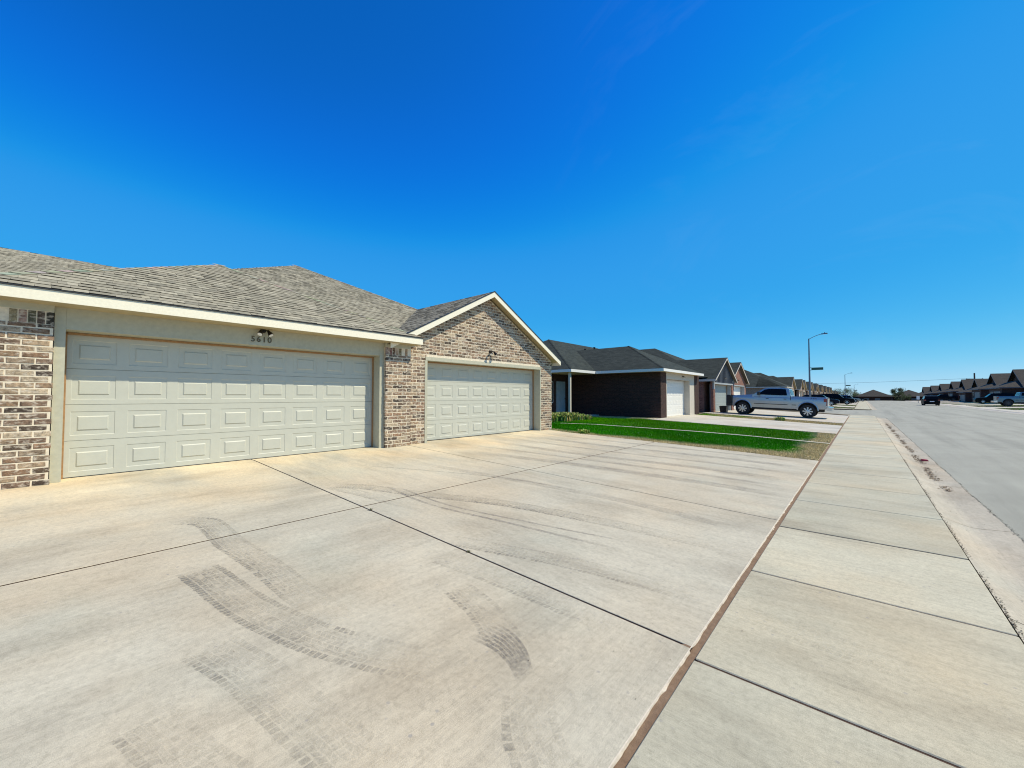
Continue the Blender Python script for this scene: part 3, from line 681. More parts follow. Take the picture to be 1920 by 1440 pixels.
# ------------------------------------------------------------------ houses
def shingles(mb, P, m=0, cols=None, expo=.143, rr=random.Random(5)):
    """P: planar convex polygon; P[0]->P[1] is the eave. Lays separate overlapping tabs."""
    P = [Vector(p) for p in P]; o = P[0]; u = (P[1] - P[0]).normalized()
    nrm = (P[1] - P[0]).cross(P[2] - P[0]).normalized()
    if nrm.z < 0: nrm = -nrm
    v = nrm.cross(u)
    if v.z < 0: v = -v
    q = [((p - o).dot(u), (p - o).dot(v)) for p in P]; vmax = max(b for a, b in q)
    def span(t):
        xs = []
        for (a, b), (c, d_) in zip(q, q[1:] + q[:1]):
            if (b - t) * (d_ - t) <= 0 and b != d_: xs.append(a + (c - a) * (t - b) / (d_ - b))
        return (min(xs), max(xs)) if len(xs) > 1 else None
    mb.poly([p - nrm * .012 for p in P], m, (.03, .028, .025))
    t = 0.0
    while t < vmax - .01:
        t2 = min(t + expo, vmax); a = span(t + 1e-4); b = span(t2 - 1e-4)
        if not a or not b: break
        x = a[0] - .0; x = a[0]
        while x < a[1] - 1e-3:
            wd = rr.choice([.10, .13, .16, .20, .24]) * rr.uniform(.85, 1.15); x2 = min(x + wd, a[1])
            h = rr.choice([.006, .009, .014]); c = rr.choice(cols); k = rr.uniform(.88, 1.12); c = tuple(ch * k for ch in c)
            f = lambda xx, tt, hh: o + u * xx + v * tt + nrm * hh
            lo0, lo1 = x, x2; hi0 = max(x, b[0]) if x > a[0] + 1e-6 else b[0]; hi1 = min(x2, b[1]) if x2 < a[1] - 1e-6 else b[1]
            hi0 = min(hi0, hi1); 
            A = f(lo0 + .002, t, h); B = f(lo1 - .002, t, h); C_ = f(max(hi0, min(hi1, hi1)), t2, .001); D = f(hi0, t2, .001)
            mb.poly([A, B, C_, D], m, c)
            mb.poly([f(lo0 + .002, t, -.006), f(lo1 - .002, t, -.006), B, A], m, (.02, .018, .016))
            x = x2
        t = t2
def caps(mb, p, q, m=0, cols=None, step=.2, wd=.13, nA=None, nB=None, rr=random.Random(9)):
    """hip / ridge cap pieces between p and q; nA, nB are the down-slope directions"""
    p = Vector(p); q = Vector(q); d_ = (q - p); n = int(d_.length / step); d_ = d_ / n
    for k in range(n):
        a = p + d_ * k; b = p + d_ * (k + 1.15); c = rr.choice(cols); c = tuple(ch * rr.uniform(.9, 1.2) for ch in c)
        up = Vector((0, 0, .016)); up2 = Vector((0, 0, .006))
        for nn in (nA, nB):
            nn = Vector(nn)
            mb.poly([a + up, b + up2, b + nn * wd + up2, a + nn * wd + up], m, c)

def garage_door(mb, x, y0, y1, z0, z1, cols=8, rows=4, sg=1, detail=True):
    """face at x looking towards +X (sg=1)"""
    sh = (z1 - z0) / rows; pw = (y1 - y0) / cols
    for r in range(rows):
        a = z0 + r * sh; b = a + sh; g_ = .004
        if not detail:
            pass
        mb.box(x - .045, x - .006, y0, y1, a + g_, b - g_)
        ya = y0
        zi0 = a + .235 * sh * .62; zi1 = b - .235 * sh * .82
        # face skin with holes for the raised panels
        mb.poly([(x, y0, a + g_), (x, y1, a + g_), (x, y1, zi0), (x, y0, zi0)]); mb.poly([(x, y0, zi1), (x, y1, zi1), (x, y1, b - g_), (x, y0, b - g_)])
        mb.poly([(x, y0, b - g_), (x, y1, b - g_), (x - .012, y1, b), (x - .012, y0, b)]); mb.poly([(x, y0, a + g_), (x, y1, a + g_), (x - .012, y1, a), (x - .012, y0, a)])
        prev = y0
        for k in range(cols):
            c = y0 + (k + .5) * pw; h = pw * .385
            p0, p1 = c - h, c + h
            mb.poly([(x, prev, zi0), (x, p0, zi0), (x, p0, zi1), (x, prev, zi1)]); prev = p1
            R_ = [(0, 0), (.034, -.027), (.041, -.027), (.084, .006)] if detail else [(0, 0), (.04, -.02), (.09, .002)]
            for (i0, d0), (i1, d1) in zip(R_, R_[1:]):
                q0 = [(x + d0, p0 + i0, zi0 + i0), (x + d0, p1 - i0, zi0 + i0), (x + d0, p1 - i0, zi1 - i0), (x + d0, p0 + i0, zi1 - i0)]
                q1 = [(x + d1, p0 + i1, zi0 + i1), (x + d1, p1 - i1, zi0 + i1), (x + d1, p1 - i1, zi1 - i1), (x + d1, p0 + i1, zi1 - i1)]
                for e in range(4): mb.poly([q0[e], q0[(e + 1) % 4], q1[(e + 1) % 4], q1[e]])
            i1, d1 = R_[-1]
            mb.poly([(x + d1, p0 + i1, zi0 + i1), (x + d1, p1 - i1, zi0 + i1), (x + d1, p1 - i1, zi1 - i1), (x + d1, p0 + i1, zi1 - i1)])
        mb.poly([(x, prev, zi0), (x, y1, zi0), (x, y1, zi1), (x, prev, zi1)])

BC = [(.32, .215, .135), (.28, .175, .11), (.38, .28, .185), (.35, .25, .165), (.14, .098, .066), (.07, .052, .04), (.46, .37, .26), (.31, .235, .165), (.20, .135, .095), (.11, .083, .062), (.27, .18, .125)]
def lay_bricks(mb, xf, z0, z1, yspan, rr=random.Random(2), soldier=None, m=0, faceneg=True):
    """separate bricks on the plane x = xf; yspan(z0,z1)-> list of (ya,yb)"""
    ch, bl, mo = .082, .255, .017; z = z0; row = 0
    while z < z1 - .02:
        h = min(ch - mo, z1 - z); 
        for (ya, yb) in yspan(z, z + h):
            off = (row % 2) * bl * .5; k = math.floor((ya - off) / bl); y = off + k * bl
            while y < yb:
                a = max(y + mo / 2, ya); b = min(y + bl - mo / 2, yb)
                if b - a > .025:
                    j_ = lambda s=.0025: rr.uniform(-s, s); d_ = rr.uniform(.002, .007); c = rr.choice(BC); kk = rr.uniform(.7, 1.1)
                    hi_y = b + (rr.uniform(0, .006) if b == yb else 0); lo_y = a - (rr.uniform(0, .008) if a == ya else 0)
                    c = tuple(q * kk for q in c); X0, X1 = xf - .04, xf + d_; e = .004
                    i = [mb.V(p) for p in ((X0, lo_y, z), (X0, hi_y, z), (X0, hi_y, z + h), (X0, lo_y, z + h),
                                           (X1 - e, lo_y + j_(), z + j_()), (X1 - e, hi_y + j_(), z + j_()), (X1 - e, hi_y + j_(), z + h + j_()), (X1 - e, lo_y + j_(), z + h + j_()),
                                           (X1, lo_y + e * 1.4, z + e * 1.2), (X1, hi_y - e * 1.4, z + e * 1.2), (X1, hi_y - e * 1.4, z + h - e * 1.2), (X1, lo_y + e * 1.4, z + h - e * 1.2))]
                    for f in ((0, 1, 5, 4), (1, 2, 6, 5), (2, 3, 7, 6), (3, 0, 4, 7), (4, 5, 9, 8), (5, 6, 10, 9), (6, 7, 11, 10), (7, 4, 8, 11), (8, 9, 10, 11)): mb.F([i[q] for q in f], m, c)
                y += bl
        z += ch; row += 1
def soldiers(mb, xf, y0, y1, z0, z1, rr=random.Random(4)):
    n = max(1, int(round((y1 - y0) / .082))); s_ = (y1 - y0) / n
    for k in range(n):
        c = tuple(q * rr.uniform(.7, 1.1) for q in rr.choice(BC)); d_ = rr.uniform(-.003, .004)
        mb.box(xf - .04, xf + d_, y0 + k * s_ + .006, y0 + (k + 1) * s_ - .006, z0 + .005, z1 - .006, 0, c)

Z0 = .30           # garage floor / lot level at the front walls
EV = 2.93          # roof surface at the eaves
FB = 2.76          # underside of the fascia
def flood(parent, off, x, y, z, name='floodlight', k=1.0):
    """twin-head security light on a wall facing +X"""
    b = MB(off); b.lathe((x, y, z), (1, 0, 0), [(0, .04 * k), (.016 * k, .044 * k), (.028 * k, .028 * k)], 14)
    b.box(x + .025 * k, x + .06 * k, y - .025 * k, y + .025 * k, z - .022 * k, z + .022 * k)
    for s_ in (-1, 1): b.tube((x + .045 * k, y, z), (x + .075 * k, y + s_ * .05 * k, z - .008), .009 * k)
    f = b.build(name, M['bronze'], parent, 35)
    for s_ in (-1, 1):
        h = MB(off); c = (x + .075 * k, y + s_ * .05 * k, z - .008); ax = Vector((.45, s_ * .35, -.8)).normalized()
        h.lathe(c, ax, [(t * k, r_ * k) for t, r_ in ((-.01, .014), (.022, .024), (.072, .037), (.088, .043), (.092, .039))], 14, 0)
        h.lathe(Vector(c) + ax * .0925 * k, ax, [(0, .036 * k), (.003, .033 * k)], 14, 1)
        h.build('lamp_head', [M['bronze'], M['lampglass']], f, 35)

def digits(parent, off, x, y, z, text, size, step, mat):
    """raised digits on a wall facing +X, each a part of its own"""
    for k, ch in enumerate(text):
        cu = bpy.data.curves.new('digit', 'FONT'); cu.body = ch; cu.size = size * 1.38; cu.extrude = .006; cu.offset = .0005
        t = bpy.data.objects.new('tmp', cu); SC.collection.objects.link(t)
        dg = bpy.context.evaluated_depsgraph_get(); me = bpy.data.meshes.new_from_object(t.evaluated_get(dg)); bpy.data.objects.remove(t)
        me.name = 'digit'
        me.transform(Matrix(((0, 0, 1, 0), (1, 0, 0, 0), (0, 1, 0, 0), (0, 0, 0, 1))))     # text x -> world y, text y -> z, facing +x
        me.transform(Matrix.Translation((x - off[0], y + k * step - off[1], z - off[2])))
        me.materials.clear(); me.materials.append(mat)
        o = bpy.data.objects.new('digit', me); SC.collection.objects.link(o); o.parent = parent

SH1 = [(.335, .315, .235), (.30, .28, .21), (.37, .345, .26), (.26, .245, .185), (.32, .295, .22), (.35, .325, .24)]

def duplex(root, dy=0.0, detail=False, mats=None, wings=('hip', 'gable'), fill=('brick', 'brick'), xwing=(-8.40, -8.53), doors=None, back=True, cleft=True):
    """two-garage house, front facing +X. Coordinates are those of the near house; the mesh is stored relative to its root."""
    off = (-8.4, 5.8, Z0); mm = mats
    W = [dict(y0=-.45, y1=5.85, o0=.14, o1=5.05, p=.11), dict(y0=5.85, y1=12.0, o0=6.42, o1=11.33, p=.0)]
    wall = MB(off); trim = MB(off); sof = MB(off); roof = MB(off); hdr = MB(off); wd = MB(off)
    for k, w_ in enumerate(W):
        xf = xwing[k]; kind = wings[k]; c = (w_['y0'] + w_['y1']) / 2
        oa, ob = w_['o0'] - w_['p'], w_['o1'] + w_['p']
        xd = xf - (.38 if k == 0 else .32)
        yr, half = 2.6, 3.45
        if kind == 'gable' and k == 1: yr, half = 8.7, 3.5
        elif kind == 'gable': yr, half = 2.6, 3.45
        pr = .53; zr = EV - .14 + half * pr         # ridge height
        inner = 5.85 if k == 1 else None
        # masonry core (mortar) then bricks in front
        top = FB
        cm = 1
        xc = xf - .0015 if detail else xf
        for (a, b) in ((w_['y0'], oa), (ob, w_['y1'])):
            wall.box(xc - .20, xc, a + (.008 if detail else 0), b - (.008 if detail and b == oa else 0), Z0 - .25, top, cm)
        if kind == 'gable':
            hz = 2.53; rk = lambda y: zr - .16 - abs(y - yr) * pr
            P = [(oa, hz), (ob, hz), (ob, top), (w_['y1'], top), (w_['y1'], rk(w_['y1']))] if False else None
            wall.prism([(oa, hz), (ob, hz), (ob, top), (oa, top)], 'x', xc - .2, xc, cm)
            ymx = w_['y1']; ymn = w_['y0']
            if fill[k] == 'brick':
                wall.prism([(ymn, top), (ymx, top), (ymx, max(top + .01, rk(ymx))), (yr, rk(yr)), (ymn, max(top + .01, rk(ymn)))], 'x', xc - .2, xc, cm)
        # bricks
        if detail:
            z1 = FB - (.0 if kind == 'gable' else .10)
            if kind == 'hip':
                lay_bricks(wall, xf, Z0 - .08, z1 - .18, lambda a, b: [(w_['y0'], oa), (ob, w_['y1'])])
                soldiers(wall, xf, w_['y0'], oa, z1 - .18, z1); soldiers(wall, xf, ob, w_['y1'] - .0, z1 - .18, z1)
                trim2 = trim
            else:
                def sp(a, b, w_=w_, oa=oa, ob=ob):
                    lo, hi = w_['y0'], w_['y1']
                    if b > 2.80:
                        r_ = (zr - .17 - b) / pr; lo = max(lo, yr - r_); hi = min(hi, yr + r_)
                        if hi <= lo: return []
                    return [(lo, oa), (ob, hi)] if a < 2.535 else [(lo, hi)]
                lay_bricks(wall, xf, Z0 - .08, zr - .2, sp)
        # trim posts and header
        if k == 0 or not detail:
            pw = max(.09, w_['p'])
        if k == 0:
            for (a, b) in ((oa, w_['o0']), (w_['o1'], ob)): hdr.box(xf - .30, xf - .08, a + .001, b - .001, Z0, 2.757)
            hdr.box(xf - .26, xf - .083, w_['o0'], w_['o1'], 2.45, 2.757)
            for (a, b) in ((w_['y0'], oa - .002), (ob + .002, w_['y1'] - .002)): hdr.box(xf - .15, xf + .008, a, b, 2.662, 2.757)
            jx = xf - .30
        else:
            hdr.box(xf - .20, xf + .012, oa - .03, ob + .03, 2.435, 2.53)
            hdr.box(xf - .20, xf + .010, oa - .045, oa + .03, Z0, 2.434); hdr.box(xf - .30, xf + .006, ob - .02, ob + .035, Z0, 2.434)
        # jambs and weather strip
        ja, jb = (w_['o0'], w_['o1']) if k == 0 else (oa + .03, ob - .02)
        hdr.box(xd - .02, xf - .30 if k == 0 else xf - .20, ja - .06, ja, Z0, 2.46); hdr.box(xd - .02, xf - .29, jb, jb + .06, Z0, 2.46)
        hdr.box(xd - .02, xf - (.26 if k == 0 else .20), ja, jb, 2.44, 2.50)
        wd.box(xd + .004, xd + .045, ja + .0005, ja + .022, Z0, 2.43); wd.box(xd + .004, xd + .045, jb - .022, jb - .0005, Z0, 2.43)
        wd.box(xd + .004, xd + .06, ja + .022, jb - .022, 2.405, 2.435)
        # door
        gd = MB(off); garage_door(gd, xd, ja + .004, jb - .004, Z0 + .012, 2.44, detail=detail)
        do = gd.build('garage_door', mm['doors'][k], root)
        if detail:
            sb = MB(off); sb.box(xd - .03, xd + .004, ja + .01, jb - .01, Z0, Z0 + .014); sb.build('door_seal', M['rubber'], do)
        # roofs
        if kind == 'hip':
            a, b = -.80, 5.99; t = (b - a) / 2; ap_ = (-8.1 - t, (a + b) / 2, EV + t * .5); bk = -8.71 - t
            if detail:
                shingles(roof, [(-8.1, a, EV), (-8.1, b, EV), ap_], 0, SH1)
            else: roof.poly([(-8.1, a, EV), (-8.1, b, EV), ap_])
            roof.poly([(-8.1, b, EV), (-9.2, b, EV), (bk, ap_[1], ap_[2]), ap_], 0, SH1[1]); roof.poly([(-8.1, a, EV), (-12, a, EV), (-12, ap_[1], ap_[2]), ap_], 0, SH1[1])
            if detail:
                caps(roof, (-8.1, b, EV), ap_, 0, SH1[:3], nA=(0, -1, 0), nB=(-1, 0, 0)); caps(roof, (-8.1, a, EV), ap_, 0, SH1[:3], nA=(0, 1, 0), nB=(-1, 0, 0))
            trim.box(-8.12, -8.10, a, b, FB, EV - .022); trim.box(-9.5, -8.121, b - .02, b, FB, EV - .022)
            trim.box(-12.6, -8.121, a, a + .02, FB, EV - .022)
            sof.box(-8.121, xf - .1, a + .021, b - .021, FB - .008, FB + .004)
            wd2 = MB(off)
            roof.box(-8.12, -8.085, a, b, EV - .020, EV - .004, 1)
        else:
            xr = xf + .28; zl = EV - .14; lo = yr - half; hi = yr + half
            bx = -8.71 - 2 * (zr - EV)
            if k == 1:
                cut = 5.47
                Pn = [(xr, lo, zl), (bx, yr, zr), (xr, yr, zr)]; ln = [(xr, lo, zl), (-8.5, lo, zl), (bx, yr, zr), (xr, yr, zr)]
            else: ln = [(xr, lo, zl), (-9.0, lo, zl), (bx, yr, zr), (xr, yr, zr)]
            if detail: shingles(roof, [ln[1], ln[0], ln[3], ln[2]], 0, SH1)
            else: roof.poly(ln)
            roof.poly([(xr, hi, zl), (-9.0, hi, zl), (bx, yr, zr), (xr, yr, zr)], 0, SH1[1])
            # rakes
            ft = .15
            for (ya, s_) in ((lo, 1), (hi, -1)):
                trim.hexa([(xr - .022, ya, zl - .02 - ft), (xr - .002, ya, zl - .02 - ft), (xr - .002, yr, zr - .02 - ft), (xr - .022, yr, zr - .02 - ft),
                           (xr - .022, ya, zl - .014), (xr - .002, ya, zl - .014), (xr - .002, yr, zr - .014), (xr - .022, yr, zr - .014)])
                roof.hexa([(xr - .03, ya - .01 * s_, zl - .022), (xr + .012, ya - .01 * s_, zl - .022), (xr + .012, yr, zr - .017), (xr - .03, yr, zr - .017),
                           (xr - .03, ya - .01 * s_, zl + .004), (xr + .012, ya - .01 * s_, zl + .004), (xr + .012, yr, zr + .008), (xr - .03, yr, zr + .008)], 1)
                sof.poly([(xr - .023, ya, zl - .03 - ft * .3), (xr - .023, yr, zr - .03 - ft * .3), (xf - .1, yr, zr - .03 - ft * .3), (xf - .1, ya, zl - .03 - ft * .3)])
            trim.box(xr - 1.2, xr - .023, hi - .02, hi, zl - .17, zl - .014)
            if k == 0: trim.box(xr - 1.2, xr - .023, lo, lo + .02, zl - .17, zl - .014)
        if kind == 'gable' and fill[k] == 'batten':
            bt = MB(off); ymn, ymx = w_['y0'] + .02, w_['y1'] - .02; rk = lambda y: zr - .17 - abs(y - yr) * pr
            bt.prism([(ymn, 2.56), (ymx, 2.56), (ymx, max(2.6, rk(ymx))), (yr, rk(yr)), (ymn, max(2.6, rk(ymn)))], 'x', xf - .15, xf + .02)
            y = ymn + .15
            while y < ymx: bt.box(xf + .021, xf + .07, y - .04, y + .04, 2.56, rk(y) - .02); y += .38
            bt.build('siding', M['batten'], root)
            hdr.box(xf - .1, xf + .05, oa - .25, ob + .25, 2.44, 2.56)
            for yy in (w_['y0'] - .02, w_['y1'] - .12): hdr.box(xf - .05, xf + .06, yy, yy + .14, 2.05, 3.0)
    # body walls and the big rear roof
    wall.box(-23.5, -9.10, -.449, 11.999, Z0 - .25, FB, 2)
    if detail: wall.box(-9.099, -8.605, -.449, -.25, Z0 - .25, FB, 2)
    A = 6.5; yc = 5.7; x0 = -8.71; ax = x0 - A
    B = [(x0, yc - A, EV), (x0, yc + A, EV), (ax, yc, EV + A * .5)]
    if detail: shingles(roof, B, 0, SH1)
    else: roof.poly(B)
    roof.poly([(x0, yc + A, EV), (ax, yc, EV + A * .5), (-18, yc, EV + A * .5), (-23.8, yc + A, EV)], 0, SH1[1]); roof.poly([(x0, yc - A, EV), (ax, yc, EV + A * .5), (-18, yc, EV + A * .5), (-23.8, yc - A, EV)], 0, SH1[1])
    roof.poly([(-23.8, yc - A, EV), (-23.8, yc + A, EV), (-18, yc, EV + A * .5)], 0, SH1[1])
    if detail: caps(roof, B[1], B[2], 0, SH1[:3], nA=(0, -1, 0), nB=(-1, 0, 0))
    trim.box(-23.8, -9.51, yc + A - .02, yc + A, FB, EV - .02); trim.box(-23.8, -12.61, yc - A, yc - A + .02, FB, EV - .02)
    sof.box(-23.7, -8.9, yc - A + .02, yc + A - .02, FB + .006, FB + .012)
    if detail and cleft:
        # long roof of the adjoining house front behind, ridge parallel to the street
        Cc = [(-13.76, -16, EV), (-13.76, 4.4, EV), (-20.2, 4.4, 6.15), (-20.2, -16, 6.15)]
        shingles(roof, Cc, 0, SH1)
        roof.poly([(-20.2, 4.4, 6.15), (-20.2, -16, 6.15), (-26.6, -16, EV), (-26.6, 4.4, EV)], 0, SH1[1])
        roof.poly([(-13.76, -16, EV), (-20.2, -16, 6.15), (-26.6, -16, EV)], 0, SH1[1])
        wall.box(-26.2, -14.1, -15.6, -.46, Z0 - .25, FB, 2); trim.box(-13.78, -13.76, -16, -.9, FB, EV - .02)
    wall.build('brick_wall', [M['brick'], M['mortar'], M['brick_tan']] if detail else [mm['brick']] * 3, root, fix=not detail)
    trim.build('fascia', mm['fascia'], root)
    sof.build('soffit', mm.get('soffit', M['soffit']), root, fix=False)
    hdr.build('door_frame', mm['trim'], root)
    wd.build('weatherstrip', M['wood'], root)
    roof.build('roof', [M['shingle'] if detail else mm['roof'], M['drip']], root, fix=False)
    return root

h1 = empty('brick_duplex', (-8.4, 5.8, Z0), label='near tan brick duplex with two pale garage doors and weathered shingle roof', cat='house')
duplex(h1, detail=True, mats=dict(brick=M['brick_tan'], doors=(M['door'], M['door']), fascia=M['trim'], trim=M['trim2'], roof=M['roof_weath']))
digits(h1, (-8.4, 5.8, Z0), -8.476, 2.42, 2.515, '5610', .105, .092, M['digit'])
flood(h1, (-8.4, 5.8, Z0), -8.482, 2.62, 2.735, k=1.15)
flood(h1, (-8.4, 5.8, Z0), -8.53, 8.80, 2.86, k=1.3)
ap2 = MB((-8.4, 5.8, Z0)); ap2.box(-8.56, -8.412, .17, .174, .3, .301)

# second building: board-and-batten gable and red brick gable, 33.1 m further on
def place(root, dy, dx=0.0): root.location = (-8.4 + dx, 5.8 + dy, Z0)
h3 = empty('brick_duplex', label='red brick duplex with charcoal board-and-batten gable, parked pickup in front', cat='house')
duplex(h3, mats=dict(brick=M['brick_red'], doors=(M['grey_door'], M['white']), fascia=M['cream'], trim=M['greytrim'], roof=M['roof_char'], soffit=M['soffit_dark']), wings=('gable', 'gable'), fill=('batten', 'brick'), xwing=(-8.40, -8.65))
flood(h3, (-8.4, 5.8, Z0), -8.35, 2.6, 3.0); flood(h3, (-8.4, 5.8, Z0), -8.65, 8.7, 3.0)
place(h3, 33.1)
h5 = empty('brick_duplex', label='corner brick duplex just beyond the side street', cat='house')
duplex(h5, mats=dict(brick=M['brick_tan'], doors=(M['white'], M['white']), fascia=M['cream'], trim=M['cream'], roof=M['roof_char']), wings=('hip', 'gable'))
place(h5, 70)
v2 = empty('brick_duplex', label='first twin-gabled duplex after the corner house', cat='house', group='row of twin-gabled duplexes down the left side')
duplex(v2, mats=dict(brick=M['brick_tan'], doors=(M['white'], M['grey_door']), fascia=M['cream'], trim=M['cream'], roof=M['roof_char']), wings=('gable', 'gable'))
place(v2, 87.2)
ORD = 'second third fourth fifth sixth seventh'.split()
for i, oy in enumerate((102.7, 118.2, 133.7, 149.2, 164.7, 177.6)):
    c = copy_tree(v2); place(c, oy); c['label'] = ORD[i] + ' twin-gabled duplex after the corner house, counting away'
for i, (oy, dx) in enumerate(((196, -1), (212, -1), (228, -1), (243, -1), (259, -1))):
    c = copy_tree(v2); place(c, oy, dx); c.location.z = -1.2 + .9; c['group'] = 'small gables at the far end of the left row'
    c['label'] = ['first', 'second', 'third', 'fourth', 'last'][i] + ' of the tiny gabled houses past the end of the street, left row'

# dark house with porch: built in its own coordinates
def house2():
    off = (-8.4, 25.6, .27); r = empty('brick_house', off, label='dark red brick house with charcoal hip roof, porch and white garage door', cat='house')
    wall = MB(off); wall.box(-14.2, -8.42, 22.18, 22.38, 0, 2.86); wall.box(-8.62, -8.4, 22.2, 23.05, 0, 2.86); wall.box(-8.62, -8.4, 28.2, 29.1, 0, 2.86)
    wall.box(-14, -8.42, 28.9, 29.08, 0, 2.86); wall.box(-22.6, -14.2, 19.25, 31.3, 0, 2.86); wall.box(-8.9, -8.63, 23.0, 28.3, 2.5, 2.86)
    wall.build('brick_wall', M['brick_dark'], r)
    z0 = .27; t = MB(off)
    t.box(-8.64, -8.43, 23.05, 23.2, z0, 2.86); t.box(-8.64, -8.43, 27.25, 28.2, z0, 2.86); t.box(-8.64, -8.43, 23.2, 27.25, 2.5, 2.86); t.box(-8.9, -8.64, 27.25, 27.4, z0, 2.5); t.box(-8.9, -8.64, 23.05, 23.2, z0, 2.5)
    t.build('door_frame', M['cream'], r)
    gd = MB(off); garage_door(gd, -8.80, 23.2, 27.25, z0 + .01, 2.5, cols=8); gd.build('garage_door', M['white'], r)
    ro = MB(off); e = 3.02
    G = [(-8.0, 21.6, e), (-8.0, 28.85, e), (-11.62, 25.22, e + 1.81)]
    ro.poly(G); ro.poly([(-8.0, 21.6, e), (-17.4, 21.6, e), (-15.8, 25.22, e + 1.81), G[2]]); ro.poly([(-8.0, 28.85, e), (-17.4, 28.85, e), (-15.8, 25.22, e + 1.81), G[2]])
    h = 5.4; zt = e + h * .5
    ro.poly([(-12.1, 18.9, e), (-12.1, 31.7, e), (-17.5, 31.7, zt), (-17.5, 24.3, zt)]); ro.poly([(-22.9, 18.9, e), (-22.9, 31.7, e), (-17.5, 31.7, zt), (-17.5, 24.3, zt)])
    ro.poly([(-12.1, 18.9, e), (-22.9, 18.9, e), (-17.5, 24.3, zt)]); ro.poly([(-12.1, 31.7, e), (-22.9, 31.7, e), (-17.5, 31.7, zt)])
    for (a, b) in (((-8.0, 21.6, e), G[2]), ((-8.0, 28.85, e), G[2]), ((-12.1, 18.9, e), (-17.5, 24.3, zt))):
        caps(ro, a, b, 0, [(1, 1, 1)], nA=(0, 1 if a[1] < 25 else -1, 0), nB=(-1, 0, 0), wd=.1)
    rf = ro.build('roof', [M['roof_char']], r, fix=False)
    for (x, y) in ((-15.6, 26.3), (-14.6, 25.9)): v = MB(off); v.tube((x, y, 3.9), (x, y, 5.0), .05); v.tube((x, y, 4.98), (x, y, 5.06), .08); v.build('roof_vent', M['bronze'], rf)
    f = MB(off)
    f.box(-8.02, -8.0, 21.6, 28.85, 2.86, e - .01); f.box(-12.08, -8.021, 21.6, 21.62, 2.86, e - .01); f.box(-12.12, -12.1, 18.9, 21.6, 2.86, e - .01)
    f.box(-22.9, -12.121, 18.9, 18.92, 2.86, e - .01); f.box(-12.08, -8.021, 28.83, 28.85, 2.86, e - .01)
    f.build('fascia', M['white'], r)
    s = MB(off); s.box(-12.1, -8.03, 21.63, 28.82, 2.862, 2.868); s.box(-22.8, -12.13, 18.93, 31.6, 2.862, 2.868); s.build('soffit', M['soffit'], r)
    p = MB(off); p.box(-12.42, -12.30, 19.1, 19.22, .3, 2.86); p.box(-12.46, -12.26, 19.06, 19.26, .3, .42); p.build('porch_post', M['cream'], r)
    fl = MB(off); fl.box(-14.2, -12.2, 19.0, 22.17, .2, .38); fl.build('porch_floor', M['far_conc'], r)
    dr = MB(off); dr.box(-14.2, -14.15, 20.45, 21.4, .38, 2.42)
    for a in (.6, 1.55):
        for b in (20.57, 20.98): dr.box(-14.15, -14.135, b, b + .3, a, a + .7)
    dd = dr.build('front_door', M['blue_door'], r); k = MB(off); k.lathe((-14.14, 21.32, 1.35), (1, 0, 0), [(0, .02), (.03, .02), (.05, .032), (.07, .02)], 10); k.build('door_knob', M['bronze'], dd)
    wn = MB(off); wn.box(-14.2, -14.16, 19.5, 20.1, 1.1, 2.4); wo_ = wn.build('window', M['white'], r); wp = MB(off); wp.box(-14.16, -14.15, 19.55, 20.05, 1.15, 2.35); wp.build('pane', M['glass_dark'], wo_)
    flood(r, off, -8.43, 25.9, 2.74)
    return r
house2()

